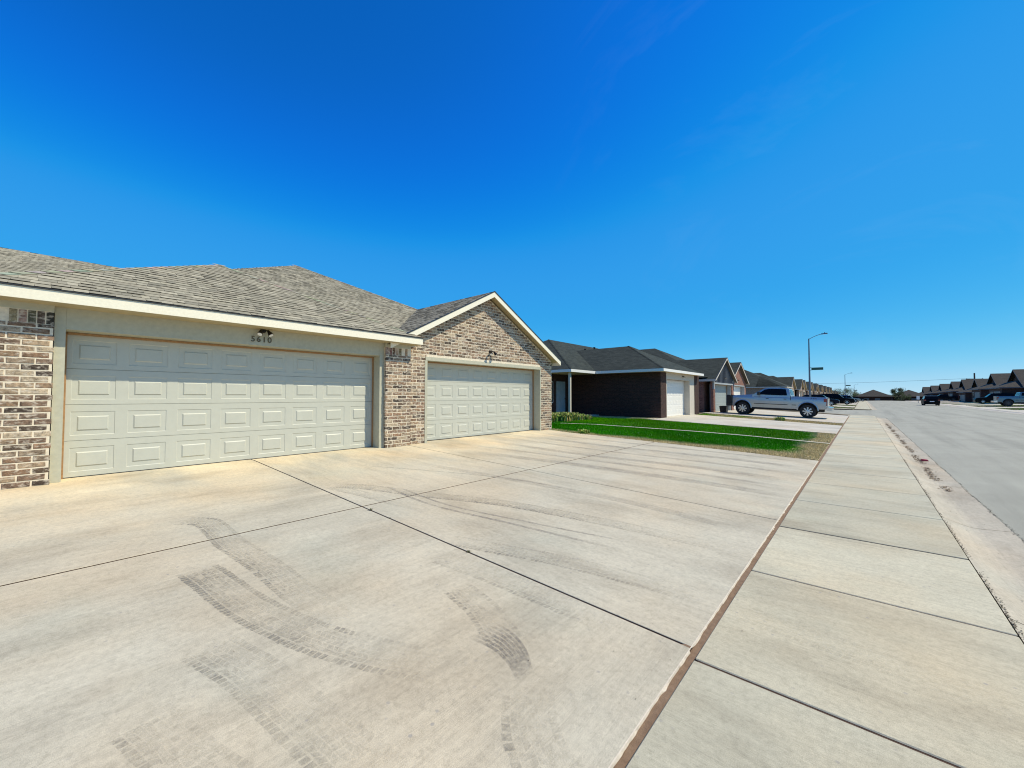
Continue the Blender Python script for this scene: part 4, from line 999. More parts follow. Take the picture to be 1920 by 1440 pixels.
# houses across the street: tall front gable over a lower hipped garage, front facing -X
def right_house(x, y, label, group='houses across the street', hgt=0.0, mats=None):
    r = empty('street_house', (x, y, .25), label=label, cat='house', group=group)
    e = 2.75; hw = 6.0; pr = .53
    wall = MB(); wall.box(1.0, 15, -hw, hw, -.6, e); wall.box(-1.6, 1.0, -hw + .5, hw - 2.0, -.6, e - .06)
    wall.prism([(-hw, e), (hw, e), (0, e + hw * pr)], 'x', 1.3, 14.8)
    wall.build('brick_wall', M['brick_dark'], r)
    ro = MB(); z = e + .12; zt = z + (hw + .4) * pr + hgt
    ro.poly([(.7, -hw - .4, z), (15.4, -hw - .4, z), (15.4, 0, zt), (.7, 0, zt)]); ro.poly([(.7, hw + .4, z), (15.4, hw + .4, z), (15.4, 0, zt), (.7, 0, zt)])
    a, b = -hw + .1, hw - 1.6; t = (b - a) / 2; q = min(t, 2.6)
    ro.poly([(-2.0, a, z), (-2.0, b, z), (-2.0 + q, b - q, z + q * .45), (-2.0 + q, a + q, z + q * .45)])
    ro.poly([(-2.0, a, z), (-2.0 + q, a + q, z + q * .45), (1.29, a + q, z + q * .45), (1.29, a, z)]); ro.poly([(-2.0, b, z), (-2.0 + q, b - q, z + q * .45), (1.29, b - q, z + q * .45), (1.29, b, z)])
    ro.poly([(-2 + q, a + q, z + q * .45), (-2 + q, b - q, z + q * .45), (1.29, b - q, z + q * .45), (1.29, a + q, z + q * .45)])
    ro.build('roof', [mats or M['roof_brown']], r, fix=False)
    f = MB(); f.box(-2.02, -2.0, a, b, z - .18, z - .01); f.box(-2.0, .7, a, a + .02, z - .18, z - .01); f.box(.7, 15.4, -hw - .4, -hw - .38, z - .18, z - .01)
    for s_ in (-1, 1):
        f.hexa([(.68, s_ * (hw + .4), z - .2), (.70, s_ * (hw + .4), z - .2), (.70, 0, zt - .2), (.68, 0, zt - .2), (.68, s_ * (hw + .4), z - .01), (.70, s_ * (hw + .4), z - .01), (.70, 0, zt - .01), (.68, 0, zt - .01)])
    f.build('fascia', M['batten'], r)
    gd = MB(); gd.box(-1.66, -1.605, -4.6, .3, 0, 2.15); 
    for k in range(1, 4): gd.box(-1.672, -1.661, -4.6, .3, k * .54 - .02, k * .54 + .0)
    gd.build('garage_door', M['dim_door'], r)
    sg = MB(); sg.box(1.18, 1.29, -3.4, 3.4, e + .3, e + .4)
    wn = MB(); wn.box(-1.65, -1.605, 1.4, 2.9, .8, 2.1); wo_ = wn.build('window', M['white'], r); wp = MB(); wp.box(-1.66, -1.651, 1.46, 2.84, .86, 2.04); wp.build('pane', M['glass_dark'], wo_)
    return r
rh = right_house(20.6, 118, 'first brown-roofed house across the street, at the picture edge behind the pickup')
for i, (yy, lb, z) in enumerate(((136.5, 'second house across the street, tall dark front gable behind the black wagon', .25), (155, 'third house across the street, roof half hidden between gables', -.3),
                             (173, 'fourth house across the street, behind the dark pickup', .1), (191, 'fifth house across the street, small gable above the road car', .0),
                             (214, 'sixth house in the right row, small brown gable', -.2), (238, 'seventh house in the right row, second to last gable', -.35), (262, 'tiny last gabled house of the right row, beside the cluster mailbox', -.5))):
    c = copy_tree(rh); c.location = ((20.8, 21, 21, 21, 20.8, 20.6, 20.2)[i], yy, z); c['label'] = lb

# hip-roofed house closing the view
def end_house():
    r = empty('hip_roof_house', (3.1, 210, -1.55), label='low house with broad pyramid roof closing the end of the street', cat='house')
    w_ = MB(); w_.box(-4.9, 5.3, 0, 12, -.2, 2.95); w_.build('brick_wall', M['brick_dark'], r)
    ro = MB(); h = 5.6; ro.poly([(-5.4, -.5, 2.95), (5.9, -.5, 2.95), (.25, 5.2, 5.72)]); ro.poly([(-5.4, -.5, 2.95), (-5.4, 12.5, 2.95), (.25, 6.8, 5.72), (.25, 5.2, 5.72)])
    ro.poly([(5.9, -.5, 2.95), (5.9, 12.5, 2.95), (.25, 6.8, 5.72), (.25, 5.2, 5.72)]); ro.poly([(-5.4, 12.5, 2.95), (5.9, 12.5, 2.95), (.25, 6.8, 5.72)])
    ro.build('roof', M['roof_brown'], r, fix=False)
    f = MB(); f.box(-5.4, 5.9, -.52, -.5, 2.76, 2.94); f.build('fascia', M['brick_dark'], r)
    for a in (-2.6, .6):
        g_ = MB(); g_.box(a, a + 1.5, -.08, -.01, .0, 2.3); g_.build('garage_door', M['dim_door'], r)
    return r
eh = end_house()
c = copy_tree(eh); c.location = (14.2, 226, -1.55); c['label'] = 'low hip-roofed house right of the dark tree at the street end'

# ------------------------------------------------------------------ vehicles
def shell(name, prof, width, mat, parent, narrow, cuts=(), zc=(), smooth=32, yoff=None):
    """side silhouette extruded across, sliced and then pulled in by narrow(x, z, side)"""
    bm = bmesh.new(); h = width / 2
    A = [bm.verts.new((x, -h, z)) for x, z in prof]; B = [bm.verts.new((x, h, z)) for x, z in prof]; n = len(prof)
    bm.faces.new(A[::-1]); bm.faces.new(B)
    for k in range(n): bm.faces.new((A[k], A[(k + 1) % n], B[(k + 1) % n], B[k]))
    for x in cuts: bmesh.ops.bisect_plane(bm, geom=bm.verts[:] + bm.edges[:] + bm.faces[:], plane_co=(x, 0, 0), plane_no=(1, 0, 0))
    for z in zc: bmesh.ops.bisect_plane(bm, geom=bm.verts[:] + bm.edges[:] + bm.faces[:], plane_co=(0, 0, z), plane_no=(0, 0, 1))
    for y in (-h * .8, -h * .4, h * .4, h * .8): bmesh.ops.bisect_plane(bm, geom=bm.verts[:] + bm.edges[:] + bm.faces[:], plane_co=(0, y, 0), plane_no=(0, 1, 0))
    for v in bm.verts:
        u = abs(v.co.y) / h
        v.co.y *= narrow(v.co.x, v.co.z); 
        if yoff: v.co.x += yoff(v.co.x, u)
    bmesh.ops.recalc_face_normals(bm, faces=bm.faces)
    me = bpy.data.meshes.new(name); bm.to_mesh(me); bm.free(); me.materials.append(mat)
    me.color_attributes.new('Col', 'FLOAT_COLOR', 'CORNER'); me.shade_smooth(); me.set_sharp_from_angle(angle=R(smooth))
    o = bpy.data.objects.new(name, me); SC.collection.objects.link(o); o.parent = parent; return o
def arch(xc, zc, r, a0=180, a1=0, n=9):
    return [(xc + r * math.cos(R(a0 + (a1 - a0) * k / (n - 1))), zc + r * math.sin(R(a0 + (a1 - a0) * k / (n - 1)))) for k in range(n)]
def wheel(parent, x, y, r, wd, rim_mat, spokes=8):
    s_ = 1 if y > 0 else -1; w_ = MB(); o = Vector((x, y, r))
    w_.lathe(o, (0, s_, 0), [(-wd, r * .55), (-wd, r * .93), (-wd * .85, r), (-wd * .15, r), (0, r * .93), (.0, r * .66), (-.03, r * .62), (-wd * .5, r * .60)], 28)
    wo_ = w_.build('wheel', M['tyre'], parent, 40)
    q = MB(); q.lathe(o, (0, s_, 0), [(-.09, r * .60), (-.075, r * .60), (-.07, r * .2)], 24, 1)
    q.lathe(o, (0, s_, 0), [(-.05, r * .17), (-.012, r * .15), (-.006, r * .08)], 14)
    for k in range(spokes):
        t = 2 * math.pi * k / spokes; c, sn = math.cos(t), math.sin(t); tx, tz = -sn, c
        def P(rad, wdt, yy): return (x + c * rad + tx * wdt, y + s_ * yy, r + sn * rad + tz * wdt)
        q.hexa([P(r * .14, -.03, -.06), P(r * .14, .03, -.06), P(r * .61, .045, -.06), P(r * .61, -.045, -.06), P(r * .14, -.03, -.015), P(r * .14, .03, -.015), P(r * .61, .045, -.02), P(r * .61, -.045, -.02)])
    q.build('rim', [rim_mat, M['black_trim']], wo_)
def side_panel(mb, pts, ysf, sg, out=.006, m=0):
    """flat plate lying on the body side; pts (x,z)"""
    mb.poly([(x, sg * (ysf(x, z) + out), z) for x, z in pts], m)

def pickup(loc, rot, paint, label, detail=True, group=None, slope=0):
    r = empty('pickup_truck', loc, rot, label, 'pickup', group); W = 2.03; h = W / 2
    fw, rw, wr = 1.98, -1.78, .44
    nar = lambda x, z: (1 - .10 * max(0, z - 1.04) - .35 * max(0, z - 1.24) - .05 * max(0, .80 - z)) * (1 - .10 * max(0, x - 2.3) ** 1.3)
    body = [(-2.72, .62), (rw - .56, .60)] + arch(rw, .50, .53, 170, 10) + [(rw + .56, .56), (fw - .56, .56)] + arch(fw, .50, .53, 170, 10) + [(2.62, .62), (2.82, .70), (2.84, 1.16), (2.72, 1.28), (2.35, 1.36), (1.42, 1.44), (1.30, 1.42), (-.80, 1.38), (-.84, 1.38), (-2.70, 1.38), (-2.74, 1.3)]
    shell('body', body, W, paint, r, nar, cuts=(-2.5, -1.78, -.8, 0, 1.3, 2.0, 2.4, 2.6), zc=(.80, .92, 1.04, 1.14, 1.24, 1.31))
    cabn = lambda x, z: .965 - .33 * max(0, z - 1.42) ** 1.15
    cab = [(1.40, 1.40), (.72, 1.86), (.45, 1.925), (-.1, 1.95), (-.55, 1.93), (-.72, 1.87), (-.86, 1.40), (-.86, 1.2), (1.4, 1.2)]
    shell('cab', cab, W, paint, r, cabn, cuts=(-.4, .1, .6), zc=(1.5, 1.6, 1.7, 1.8, 1.88))
    ys = lambda x, z: h * cabn(x, z)
    gl = MB()
    for sg in (-1, 1):
        side_panel(gl, [(1.08, 1.46), (.66, 1.80), (.40, 1.86), (.34, 1.86), (.34, 1.44)], ys, sg, .018)
        side_panel(gl, [(.28, 1.44), (.28, 1.865), (-.25, 1.87), (-.55, 1.85), (-.64, 1.50), (-.62, 1.44)], ys, sg, .018)
        side_panel(gl, [(.34, 1.45), (.34, 1.855), (.28, 1.86), (.28, 1.45)], ys, sg, .014)
    f = lambda x, z, s_: (x, s_ * ys(x, z) * .9, z)
    gl.poly([(1.36, -.84, 1.43 + .01), (1.36, .84, 1.43 + .01), (.76, .74, 1.85 + .01), (.76, -.74, 1.85 + .01)])
    gl.poly([(-.855, -.7, 1.46), (-.855, .7, 1.46), (-.745, .64, 1.83), (-.745, -.64, 1.83)])
    gl.build('windows', M['glass_dark'], r, fix=False)
    for sg in (-1, 1):
        for x in (fw, rw): wheel(r, x, sg * (h - .03), wr, .27, M['rim'] if detail else M['rim_dark'])
        # doors as shut lines and handles
        dr = MB(); yb = lambda x, z: h * nar(x, z)
        for (a, b) in ((1.28, .315), (.295, -.70)):
            for za, zb in zip((.70, .80, .92, 1.04, 1.14, 1.24, 1.31), (.80, .92, 1.04, 1.14, 1.24, 1.31, 1.37)): side_panel(dr, [(a, za), (a, zb), (b, zb), (b, za)], yb, sg, .010)
        d_ = dr.build('door', paint, r, fix=False)
        hd = MB()
        for x in (.42, -.60): hd.box(x - .02, x + .14, sg * (h * nar(0, 1.2) + .012), sg * (h * nar(0, 1.2) + .045), 1.17, 1.21)
        hd.build('handle', M['black_trim'], d_)
        ml = MB(); ml.box(1.27, .32, sg * (h * nar(0, .85) + .011), sg * (h * nar(0, .85) + .025), .80, .84); ml.box(.29, -.69, sg * (h * nar(0, .85) + .011), sg * (h * nar(0, .85) + .025), .80, .84)
        ml.box(-.92, -1.15, sg * (h * nar(0, .85) + .0), sg * (h * nar(0, .85) + .012), .80, .84); ml.build('side_moulding', M['black_trim'], r)
        gp = MB(); gp.box(-.86, -.83, sg * (h * .96), sg * (h * .992), .64, 1.385); gp.build('cab_gap', M['black_trim'], r)
        fl = MB()     # flared arches
        for xc in (fw, rw):
            P = arch(xc, .50, .585, 180, 0, 15); Q = arch(xc, .50, .525, 180, 0, 15)
            for k in range(14): fl.hexa([(P[k][0], sg * (h - .03), P[k][1]), (P[k + 1][0], sg * (h - .03), P[k + 1][1]), (Q[k + 1][0], sg * (h - .03), Q[k + 1][1]), (Q[k][0], sg * (h - .03), Q[k][1]),
                                         (P[k][0], sg * (h + .002), P[k][1]), (P[k + 1][0], sg * (h + .002), P[k + 1][1]), (Q[k + 1][0], sg * (h + .022), Q[k + 1][1]), (Q[k][0], sg * (h + .022), Q[k][1])])
        fl.build('wheel_arch', paint, r, 40)
        mr = MB(); mr.box(.98, 1.04, sg * .95, sg * 1.12, 1.44, 1.48); mr.hexa([(.90, sg * 1.04, 1.42), (1.10, sg * 1.06, 1.42), (1.06, sg * 1.26, 1.44), (.94, sg * 1.26, 1.44), (.90, sg * 1.04, 1.66), (1.06, sg * 1.06, 1.66), (1.04, sg * 1.24, 1.64), (.94, sg * 1.24, 1.64)])
        mr.build('wing_mirror', M['black_trim'], r)
        tl = MB(); tl.box(-2.76, -2.60, sg * .84, sg * (h - .005) * 1.0, .84, 1.30); tl.build('taillight', M['red_lens'], r)
        hl = MB(); hl.box(2.62, 2.86, sg * .66, sg * .93, 1.00, 1.18); hl.build('headlight', M['clear_lens'], r)
        rb = MB(); rb.tube((1.3, sg * .93, .50), (-.75, sg * .93, .50), .04, n=8); 
        for x in (1.1, -.55): rb.tube((x, sg * .93, .50), (x, sg * .7, .62), .03, n=6)
        rb.build('running_board', M['black_trim'], r)
    bd_ = MB(); bd_.box(-2.66, -.92, -.86, .86, 1.36, 1.392); bd_.build('bed', M['black_trim'], r)
    un = MB(); un.box(-2.6, 2.5, -.6, .6, .42, .62); un.tube((fw, -.85, wr), (fw, .85, wr), .06); un.tube((rw, -.85, wr), (rw, .85, wr), .07); un.lathe((rw, 0, wr), (1, 0, 0), [(-.15, .05), (-.1, .16), (.1, .16), (.15, .05)], 12)
    for xc in (fw, rw):      # black wheel-well liners
        P = arch(xc, .50, .528, 172, 8, 12); Q = arch(xc, .50, .50, 172, 8, 12)
        for k in range(11): un.hexa([(P[k][0], -h + .06, P[k][1]), (P[k + 1][0], -h + .06, P[k + 1][1]), (Q[k + 1][0], -h + .06, Q[k + 1][1]), (Q[k][0], -h + .06, Q[k][1]), (P[k][0], h - .06, P[k][1]), (P[k + 1][0], h - .06, P[k + 1][1]), (Q[k + 1][0], h - .06, Q[k + 1][1]), (Q[k][0], h - .06, Q[k][1])])
        un.box(xc - .5, xc + .5, -.55, .55, .45, .98)
    un.box(-.9, .6, .62, .8, .42, .56); un.build('underbody', M['black_trim'], r)
    bm_ = MB(); bm_.hexa([(-3.04, -.96, .52), (-2.74, -1.0, .52), (-2.74, 1.0, .52), (-3.04, .96, .52), (-3.04, -.96, .74), (-2.74, -1.0, .78), (-2.74, 1.0, .78), (-3.04, .96, .74)]); bm_.build('rear_bumper', M['chrome'], r)
    tg = MB(); tg.box(-2.80, -2.735, -.82, .82, .82, 1.37); tg.build('tailgate', paint, r)
    gg = MB(); gg.box(2.84, 2.98, -.98, .98, .56, .80)       # grille guard
    for z in (.95, 1.12, 1.28): gg.tube((2.98, -.95, z), (2.98, .95, z), .03, n=8)
    for y_ in (-.95, -.55, .55, .95): gg.box(2.93, 3.03, y_ - .03, y_ + .03, .60, 1.36)
    for sg in (-1, 1): gg.tube((2.98, sg * .95, 1.28), (2.70, sg * 1.05, 1.28), .03, n=8); gg.tube((2.98, sg * .95, .8), (2.70, sg * 1.05, .8), .03, n=8); gg.tube((2.70, sg * 1.05, .78), (2.70, sg * 1.05, 1.3), .03, n=8)
    for sg in (-1, 1): gg.box(2.62, 2.98, sg * .985, sg * 1.015, .58, 1.34)
    gg.box(2.835, 2.86, -.62, .62, .85, 1.2); gg.build('grille_guard', M['black_trim'], r)
    if detail:
        for sg in (-1, 1):
            lt_ = MB(); ch = .085; x0_ = -2.28; gap = .105
            def bar(xa, za, xb, zb, t=.014):
                yq = h * nar(-2.2, 1.2) + .004; dx, dz = xb - xa, zb - za; l = math.hypot(dx, dz); nx_, nz_ = -dz / l * t / 2, dx / l * t / 2
                lt_.poly([(xa + nx_, sg * yq, za + nz_), (xb + nx_, sg * yq, zb + nz_), (xb - nx_, sg * yq, zb - nz_), (xa - nx_, sg * yq, za - nz_)])
            z_ = 1.235
            # F X 4, reading left to right from outside
            def gx(i, u): return (x0_ - sg * 0 + (-1 if sg > 0 else 1) * (i * gap + u) + (.34 if sg > 0 else 0))
            bar(gx(0, 0), z_, gx(0, 0), z_ + ch); bar(gx(0, 0), z_ + ch, gx(0, .07), z_ + ch); bar(gx(0, 0), z_ + ch * .5, gx(0, .055), z_ + ch * .5)
            bar(gx(1, 0), z_, gx(1, .075), z_ + ch); bar(gx(1, 0), z_ + ch, gx(1, .075), z_)
            bar(gx(2, .06), z_, gx(2, .06), z_ + ch); bar(gx(2, .06), z_ + ch, gx(2, 0), z_ + ch * .35); bar(gx(2, 0), z_ + ch * .35, gx(2, .085), z_ + ch * .35)
            lt_.build('bed_lettering', M['black_trim'], r, fix=False)
    return r

def wagon(loc, rot, paint, label, L=4.7, H=1.72, kind='suv', group=None, cat='suv', name='parked_suv'):
    r = empty(name, loc, rot, label, cat, group); W = 1.9; h = W / 2; k = L / 4.7; wr = .36
    fw, rw = 1.42 * k, -1.38 * k; b0 = .28 if kind == 'suv' else .22; belt = H * .60; hood = H * .58
    body = [(-2.28 * k, b0 + .15), (-2.3 * k, b0 + .08), (rw - .42, b0)] + arch(rw, wr, .42, 172, 8, 8) + [(rw + .44, b0), (fw - .44, b0)] + arch(fw, wr, .42, 172, 8, 8) + [(2.2 * k, b0), (2.34 * k, b0 + .12), (2.35 * k, b0 + .42), (2.25 * k, hood - .12), (1.9 * k, hood - .02), (1.0 * k, belt + .02), (-2.2 * k, belt + .03), (-2.33 * k, belt - .10), (-2.36 * k, b0 + .3)]
    nar = lambda x, z: (1 - .02 * max(0, z - .8) - .06 * max(0, .5 - z)) * (1 - .045 * max(0, abs(x) / k - 1.6) ** 1.6)
    shell('body', body, W, paint, r, nar, cuts=(-2.0 * k, -1.7 * k, 0, 1.7 * k, 2.0 * k), zc=(.55, .75))
    cn = lambda x, z: .955 - .36 * max(0, z - belt) ** 1.1
    if kind == 'suv': cab = [(1.05 * k, belt), (.42 * k, H - .10), (.15 * k, H - .02), (-.6 * k, H), (-1.7 * k, H - .05), (-1.95 * k, H - .14), (-2.26 * k, belt), (-2.2 * k, belt - .1), (1.0 * k, belt - .1)]
    else: cab = [(1.05 * k, belt), (.35 * k, H - .08), (.0, H), (-.8 * k, H - .02), (-1.2 * k, H - .12), (-1.85 * k, belt + .04), (-1.8 * k, belt - .1), (1.0 * k, belt - .1)]
    shell('cabin', cab, W, paint, r, cn, cuts=(-.8 * k, 0), zc=(belt + .1, belt + .25, H - .2, H - .1))
    ys = lambda x, z: h * cn(x, z); g_ = MB(); t = H - .13; e = belt + .05
    xe = -2.05 if kind == 'suv' else -1.6; xt = -1.85 if kind == 'suv' else -1.15
    for sg in (-1, 1):
        side_panel(g_, [(.92 * k, e), (.42 * k, t), (-.15 * k, t), (-.15 * k, e)], ys, sg, .015)
        side_panel(g_, [(-.2 * k, e), (-.2 * k, t), (-1.1 * k, t), (-1.1 * k, e)], ys, sg, .015)
        if kind == 'suv': side_panel(g_, [(-1.18 * k, e), (-1.18 * k, t), (xt * k, t - .04), (xe * k, e)], ys, sg, .015)
    g_.poly([(1.03 * k, -.8, belt + .05), (1.03 * k, .8, belt + .05), (.46 * k, .68, H - .10), (.46 * k, -.68, H - .10)])
    bx0, bx1 = ((-2.26, -1.99) if kind == 'suv' else (-1.82, -1.25))
    g_.poly([(bx0 * k, -.76, belt + .06), (bx0 * k, .76, belt + .06), (bx1 * k, .66, H - .14), (bx1 * k, -.66, H - .14)])
    g_.build('windows', M['glass_dark'], r, fix=False)
    for sg in (-1, 1):
        for x in (fw, rw): wheel(r, x, sg * (h - .02), wr, .22, M['rim'], 6)
        a = MB(); a.box(-2.36 * k, -2.15 * k, sg * .68, sg * .92, belt - .22, belt - .02); a.build('taillight', M['red_lens'], r)
        a = MB(); a.hexa([(2.05 * k, sg * .62, hood - .24), (2.33 * k, sg * .60, hood - .26), (2.18 * k, sg * .88, hood - .24), (2.0 * k, sg * .90, hood - .22), (2.05 * k, sg * .62, hood - .10), (2.26 * k, sg * .60, hood - .13), (2.12 * k, sg * .88, hood - .11), (1.98 * k, sg * .90, hood - .09)]); a.build('headlight', M['clear_lens'], r)
        a = MB(); a.hexa([(.74 * k, sg * .90, belt + .02), (.92 * k, sg * .90, belt + .02), (.88 * k, sg * 1.08, belt + .04), (.78 * k, sg * 1.08, belt + .04), (.74 * k, sg * .90, belt + .16), (.88 * k, sg * .90, belt + .16), (.86 * k, sg * 1.06, belt + .15), (.78 * k, sg * 1.06, belt + .15)]); a.build('wing_mirror', paint, r)
        a = MB()
        for x in (-.05, -1.0): a.box(x * k, (x + .16) * k, sg * (h * nar(0, .9) + .0), sg * (h * nar(0, .9) + .03), belt - .10, belt - .07)
        a.build('handle', paint, r)
    u = MB(); u.box(-2.0 * k, 2.0 * k, -.7, .7, .2, b0 + .1); u.build('underbody', M['black_trim'], r)
    a = MB(); a.box(-2.375 * k, -2.31 * k, -.26, .26, .62, .74); a.build('number_plate', M['sign_white'], r)
    a = MB(); a.box(2.30 * k, 2.362 * k, -.5, .5, b0 + .1, b0 + .38); a.build('grille', M['black_trim'], r)
    return r

tilt = math.atan(SLOPE)
# grey-blue crew cab, nose towards the garage (heading -X)
pt = pickup((-4.50, 33.5, zg(-4.50)), (0, 0, 0), M['silver'], 'silver-blue lifted crew cab pickup parked on a driveway, black grille guard towards the garage')
pt.rotation_euler = (0, -tilt, R(180)); pt.rotation_mode = 'XYZ'
pt.matrix_basis = Matrix.Translation((-4.50, 33.45, zg(-4.50))) @ Matrix.Rotation(tilt, 4, 'Y') @ Matrix.Rotation(R(180), 4, 'Z')
wagon((-4.7, 74, zg(-4.7)), (0, 0, 0), M['navy'], 'dark navy hatchback facing the street, just behind the silver pickup tail', L=4.5, H=1.62)
wagon((-3.5, 89, zg(-3.5)), (0, 0, 0), M['blackpaint'], 'big black van-like suv parked behind the navy hatchback', L=5.1, H=1.85)
wagon((-2.6, 121, zg(-2.6)), (0, 0, 0), M['greypaint'], 'grey suv whose nose shows past the big black suv', L=4.7, H=1.7)
wagon((-1.3, 156, .02), (0, 0, 0), M['blackpaint'], 'low dark sedan, farthest of the vehicles parked along the left side', L=4.6, H=1.42, kind='sedan', cat='car', name='parked_car')
wagon((8.6, 97, -.03), (0, 0, R(90)), M['blackpaint'], 'dark suv on the road seen from behind, far down the street', L=4.5, H=1.66, cat='car', name='parked_car')
pk = pickup((16.75, 86.5, .14), (0, 0, 0), M['bluegrey'], 'teal-blue pickup at the right picture edge, tail towards the street', detail=False)
wagon((18.0, 112, .16), (0, 0, R(180)), M['blackpaint'], 'black wagon with a bright windscreen on a driveway across the street', L=4.9, H=1.9)
p2 = pickup((17.6, 168, .12), (0, 0, R(180)), M['blackpaint'], 'black pickup far across the street in front of the gabled houses', detail=False)

# ------------------------------------------------------------------ street furniture
def lamp(x, y, H, label, sign=True, flip=1):
    r = empty('street_lamp', (x, y, 0), label=label, cat='street lamp', group='street lamps along the left kerb')
    p = MB(); p.lathe((0, 0, -.1), (0, 0, 1), [(0, .20), (.22, .20), (.24, .12), (H, .065), (H + .12, .06)], 14); p.box(-.17, .17, -.17, .17, -.1, .10); p.build('pole', M['pole'], r, 40)
    a = MB(); L = 1.35; pts = [Vector((flip * L * t, 0, H - .05 + .55 * math.sin(t * 1.35))) for t in [k / 8 for k in range(9)]]
    for u, v in zip(pts, pts[1:]): a.tube(u, v, .032, .030, 8)
    a.build('arm', M['pole'], r, 40)
    e = pts[-1]; hd = MB(); hd.hexa([(e.x - .1, -.10, e.z - .05), (e.x + .55, -.14, e.z - .03), (e.x + .55, .14, e.z - .03), (e.x - .1, .10, e.z - .05), (e.x - .1, -.06, e.z + .06), (e.x + .5, -.10, e.z + .09), (e.x + .5, .10, e.z + .09), (e.x - .1, .06, e.z + .06)])
    hd.tube((e.x + .25, 0, e.z + .08), (e.x + .25, 0, e.z + .19), .045, n=10); ho = hd.build('lamp_head', M['pole'], r)
    ln = MB(); ln.box(e.x + .08, e.x + .50, -.1, .1, e.z - .055, e.z - .041); ln.build('lens', M['lampglass'], ho)
    return r
l1 = lamp(-4.95, 62.8, 8.75, 'nearest tall street lamp, behind the silver pickup, carrying the largest green blade')
def copy_lamp(x, y, s, label):
    c = copy_tree(l1); c.location = (x, y, 0); c['label'] = label; c.scale = (1, 1, s); return c
copy_lamp(-4.1, 169, .97, 'middle street lamp of the three on the left, with dark sign blade')
copy_lamp(-3.4, 305, .92, 'farthest and smallest of the left row of street lamps')
copy_lamp(15.2, 262, .62, 'faint street lamp rising behind the dark tree').rotation_euler.z = R(180)
def blade(x, y, z, label, L=1.2, h=.33):
    r = empty('street_sign', (x, y, z), label=label, cat='street sign', group='street-name blades on lamp posts')
    b = MB(); b.box(.10, .10 + L, -.012, .012, -h / 2, h / 2); b.build('sign_panel', M['green_sign'], r)
    e = MB()
    for (a, c, d_, f) in ((.10, .10 + L, h / 2 - .012, h / 2), (.10, .10 + L, -h / 2, -h / 2 + .012), (.10, .112, -h / 2 + .013, h / 2 - .013), (.088 + L, .10 + L, -h / 2 + .013, h / 2 - .013)): e.box(a, c, -.015, .015, d_, f)
    e.build('sign_border', M['sign_white'], r)
    k = MB(); k.box(-.02, .11, -.03, .03, -h / 2 - .02, -h / 2 + .03); k.box(-.02, .11, -.03, .03, h / 2 - .03, h / 2 + .02); k.build('bracket', M['pole'], r)
    return r
bl = blade(-4.86, 62.8, 4.94, 'green street-name blade on the nearest street lamp')
c = copy_tree(bl); c.location = (-4.02, 169, 5.0); c['label'] = 'small street-name blade on the middle street lamp'
c = copy_tree(bl); c.location = (-3.32, 305, 4.85); c['label'] = 'tiny street-name blade on the farthest left street lamp'

# mailbox cluster / sign beside the road far off
mb_ = empty('mailbox', (9.9, 134, 0), label='white cluster mailbox on a post beside the far kerb', cat='mailbox')
a = MB(); a.box(-.05, .05, -.05, .05, 0, .75); a.build('post', M['pole'], mb_); a = MB(); a.box(-.25, .25, -.2, .2, .75, 1.5); a.prism([(-.27, 1.5), (.27, 1.5), (.2, 1.58), (-.2, 1.58)], 'y', -.22, .22); a.build('box', M['white'], mb_)
# small black tote by the grey garage door
tb = empty('storage_tote', (-8.0, 33.9, zg(-8.0)), label='small black tote standing before the grey garage door', cat='tote')
a = MB(); a.hexa([(-.2, -.26, 0), (.2, -.26, 0), (.2, .26, 0), (-.2, .26, 0), (-.25, -.31, .42), (.25, -.31, .42), (.25, .31, .42), (-.25, .31, .42)]); a.build('tub', M['black_trim'], tb)
a = MB(); a.box(-.27, .27, -.33, .33, .42, .46); a.box(-.2, .2, -.25, .25, .46, .49); a.build('lid', M['black_trim'], tb)

# utility pole and wire
up = empty('utility_pole', (38, 271, -1.5), label='wooden utility pole with crossarm above the far right roofs', cat='utility pole')
a = MB(); a.tube((0, 0, 0), (0, 0, 13.4), .34, .26, 10); a.build('pole', M['utility'], up); a = MB(); a.box(-2.6, 2.6, -.12, .12, 10.6, 10.85); a.build('crossarm', M['utility'], up)
a = MB()
for x in (-2.3, 0, 2.3): a.lathe((x, 0, 10.85), (0, 0, 1), [(0, .1), (.15, .12), (.3, .06)], 8)
a.build('insulator', M['pole'], up)
u2 = copy_tree(up); u2.location = (-140, 300, -2); u2['label'] = 'utility pole standing behind the left house row'
wr_ = MB((38, 271, 9.6)); P0 = Vector((38, 271, 9.6)); P1 = Vector((-60, 300, 9.6)); prev = None
for k in range(31):
    t = k / 30; p = P0.lerp(P1, t) - Vector((0, 0, 4 * 0.9 * t * (1 - t)))
    if prev is not None: wr_.tube(prev, p, .045, n=5, cap=False)
    prev = p
o = wr_.build('power_line', M['wire']); o.location = (38, 271, 9.6); tag(o, 'thin power line crossing the sky above the far roofs', 'power line')

